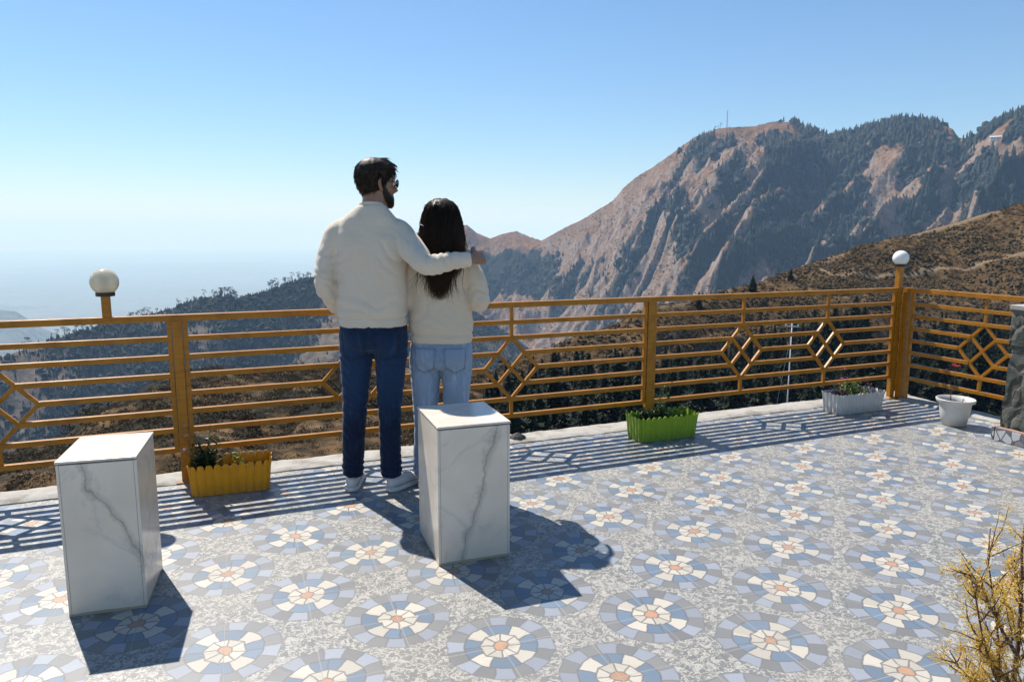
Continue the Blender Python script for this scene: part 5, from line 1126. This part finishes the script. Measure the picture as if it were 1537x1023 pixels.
def disp_w(P, N):
    d = n3(P * (1, 1, 1.5), 9, 31) * .006 + n3(P, 26, 33) * .002
    def near(c, r): return np.exp(-((P - np.array(c)) ** 2).sum(1) / r ** 2)
    fold = lambda v, f, s: np.abs(np.sin((P @ np.array(v)) * f + n3(P, 12, s) * 2.6)) - .55
    d += fold((-.6, .2, 1), 60, 34) * .007 * near((-.17, 3.80, 1.06), .08) + fold((.7, 0, 1), 50, 35) * .005 * near((-.24, 3.76, 1.1), .09) + fold((.2, .1, 1), 50, 36) * .006 * np.exp(-((P[:, 2] - .92) / .05) ** 2) * (.5 + n3(P, 5, 39)) + fold((-.7, 0, 1), 40, 37) * .004 * near((-.45, 3.76, 1.0), .12)
    return d - .006 * np.exp(-((P[:, 2] - .862) / .008) ** 2)
sw = fuse('sweater', b, .0065, M['knit_w'], wom, ORG, 4, disp_w)
b = MB()
b.loft([oval(z, -.373, 3.86, a, bf, bb, 2.15, 40) for z, a, bf, bb in ((.67, .09, .07, .07), (.70, .160, .110, .122), (.755, .170, .114, .132), (.82, .163, .110, .120), (.87, .150, .105, .108))])
limb(b, [(-.457, 3.86, .735), (-.460, 3.855, .62), (-.462, 3.85, .50), (-.463, 3.85, .40), (-.466, 3.86, .25), (-.468, 3.87, .075)], [.088, .079, .069, .064, .064, .066], 24)
limb(b, [(-.290, 3.86, .735), (-.291, 3.855, .62), (-.293, 3.85, .50), (-.295, 3.85, .40), (-.296, 3.86, .25), (-.298, 3.87, .075)], [.088, .079, .069, .064, .064, .066], 24)
jn = fuse('jeans', b, .0065, M['denim_w'], wom, ORG, 3, disp_j(.44, .66, .7)); pockets(jn, wom, ORG, (-.452, -.292), .795, .058, .115, M['thread_w'])
shoe(wom, (-.468, 3.82, 0), R(-4), ORG, .25); shoe(wom, (-.298, 3.82, 0), R(8), ORG, .25)
HS_ = [(1.588, -.366, 3.868, .020, .03, .03), (1.580, -.366, 3.866, .052, .062, .062), (1.555, -.366, 3.862, .082, .088, .092), (1.51, -.365, 3.858, .101, .098, .106), (1.455, -.363, 3.85, .110, .086, .108), (1.40, -.361, 3.835, .116, .066, .100), (1.34, -.361, 3.815, .118, .048, .082), (1.28, -.362, 3.79, .110, .034, .058), (1.22, -.364, 3.775, .094, .026, .040), (1.16, -.366, 3.763, .072, .020, .028), (1.10, -.368, 3.757, .046, .014, .018), (1.055, -.369, 3.752, .020, .008, .008)]
HS = [(z - .02 * min(1, max(0, (z - 1.2) / .3)), x, y, a * .93, bf, bb) for z, x, y, a, bf, bb in HS_]
def hs(z):
    T = np.array(HS)[::-1]; return [float(np.interp(z, T[:, 0], T[:, i])) for i in range(1, 6)]
bm_ = MB(); rings = []; bm_.tl = []
for z in np.linspace(1.568, 1.12, 60):
    cx, cy_, a, bf, bb = hs(z); ring = []
    for k in range(72):
        t = 2 * math.pi * k / 72; q = 1 - .05 + .035 * mn.noise(Vector((math.cos(t) * 7, math.sin(t) * 7, z * 3))) + .025 * mn.noise(Vector((math.cos(t) * 22, math.sin(t) * 22, z * 5))); ring.append((cx + a * q * math.cos(t), cy_ + (bf if math.sin(t) > 0 else bb) * q * math.sin(t), z)); bm_.tl.append(.15 * max(0, min(1, (1.42 - z) / .2)))
    rings.append(ring)
bm_.loft(rings); st = []; rng = random.Random(17)
for _ in range(4600):
    t = rng.uniform(math.pi * .92, math.pi * 2.08) if rng.random() < .88 else rng.uniform(0, 6.28); side = abs(math.cos(t)); dep = rng.uniform(.9, 1.03); z1 = rng.uniform(1.16, 1.30) if side > .75 else rng.uniform(1.045, 1.24); z0 = rng.uniform(1.36, 1.572) if rng.random() < .6 else rng.uniform(1.2, 1.45)
    ph = rng.uniform(0, 6.28); am = rng.uniform(.003, .013); n = 11; pts = []; fl = rng.gauss(0, .012); lean = rng.gauss(0, .02)
    for i in range(n):
        q = i / (n - 1); z = z0 + (z1 - z0) * q; cx, cy_, a, bf, bb = hs(z); tt = t + am * 5 * math.sin(q * 7 + ph) * q; e = dep + fl * q * 2
        x = cx + a * e * math.cos(tt) + lean * q * q; y = cy_ + (bf if math.sin(tt) > 0 else bb) * e * math.sin(tt); pts.append((x + am * math.sin(q * 9 + ph), y + am * .6 * math.cos(q * 8 + ph) - .003 * q, z))
    st.append((pts, rng.uniform(.0006, .0015), rng.uniform(.08, .35) if side < .68 else rng.uniform(.5, 1.2)))  # side strands browner: sunlit edges of the hair put into their colour
for _ in range(120):                                     # loose wisps at the ends, in front of the sweater's back
    x0 = rng.gauss(-.366, .05); z0 = rng.uniform(1.18, 1.27); z1 = z0 - rng.uniform(.08, .16); y0 = 3.735 + rng.uniform(-.01, .012); c = rng.gauss(0, .03)
    st.append(([(x0 + c * (i / 8) ** 2 + .004 * math.sin(i + c * 90), y0 + .003 * math.sin(i * .8), z0 + (z1 - z0) * i / 8) for i in range(9)], rng.uniform(.0009, .0018), rng.uniform(.2, .6)))
for _ in range(150):                                     # waves flaring over the far shoulder and out at the near one
    s_ = 1 if rng.random() < .7 else -1; x0 = -.363 + s_ * rng.uniform(.075, .105); z0 = rng.uniform(1.36, 1.46); z1 = rng.uniform(1.20, 1.29); y0 = 3.83 + rng.uniform(-.04, .03); fl = s_ * rng.uniform(.005, .05); ph = rng.uniform(0, 6)
    st.append(([(x0 + fl * (i / 8) ** 1.5 + .006 * math.sin(i * .9 + ph) * i / 8, y0 - .02 * i / 8 + .005 * math.cos(i * .8 + ph), z0 + (z1 - z0) * i / 8) for i in range(9)], rng.uniform(.0007, .0014), rng.uniform(.5, 1.2)))
ribbon_hair(st, 'hair', M['hair_w'], wom, ORG, bm_)
for s in (-1, 1):
    b = MB(); b.ball(MW @ Vector((s * .031, .083, .010)) - ORG, .011, 12, 8); b.build('eye', M['eye'], wom, True)
b = MB(); b.tube([Vector((-.464, 3.765, 1.435)) - ORG, Vector((-.446, 3.752, 1.428)) - ORG], .0018, 6); b.build('hair_pin', M['pale_steel'], wom, True)
HAZE = 0.000108

# ------------------------------------------------------------------ the air
hb = MB(); hz0, hz1 = -1300.0, 420.0
hb.box((0, 0, (hz0 + hz1) / 2), (92000, 92000, hz1 - hz0))
g = G('haze_air'); pv = g.node('ShaderNodeVolumePrincipled')
pv.inputs['Color'].default_value = (.46, .70, 1.0, 1); pv.inputs['Absorption Color'].default_value = (.72, .93, 1.0, 1); pv.inputs['Density'].default_value = HAZE; pv.inputs['Anisotropy'].default_value = .0
g.nt.links.new(pv.outputs[0], g.out.inputs['Volume'])
tag(hb.build('haze', g.mat), kind='stuff')
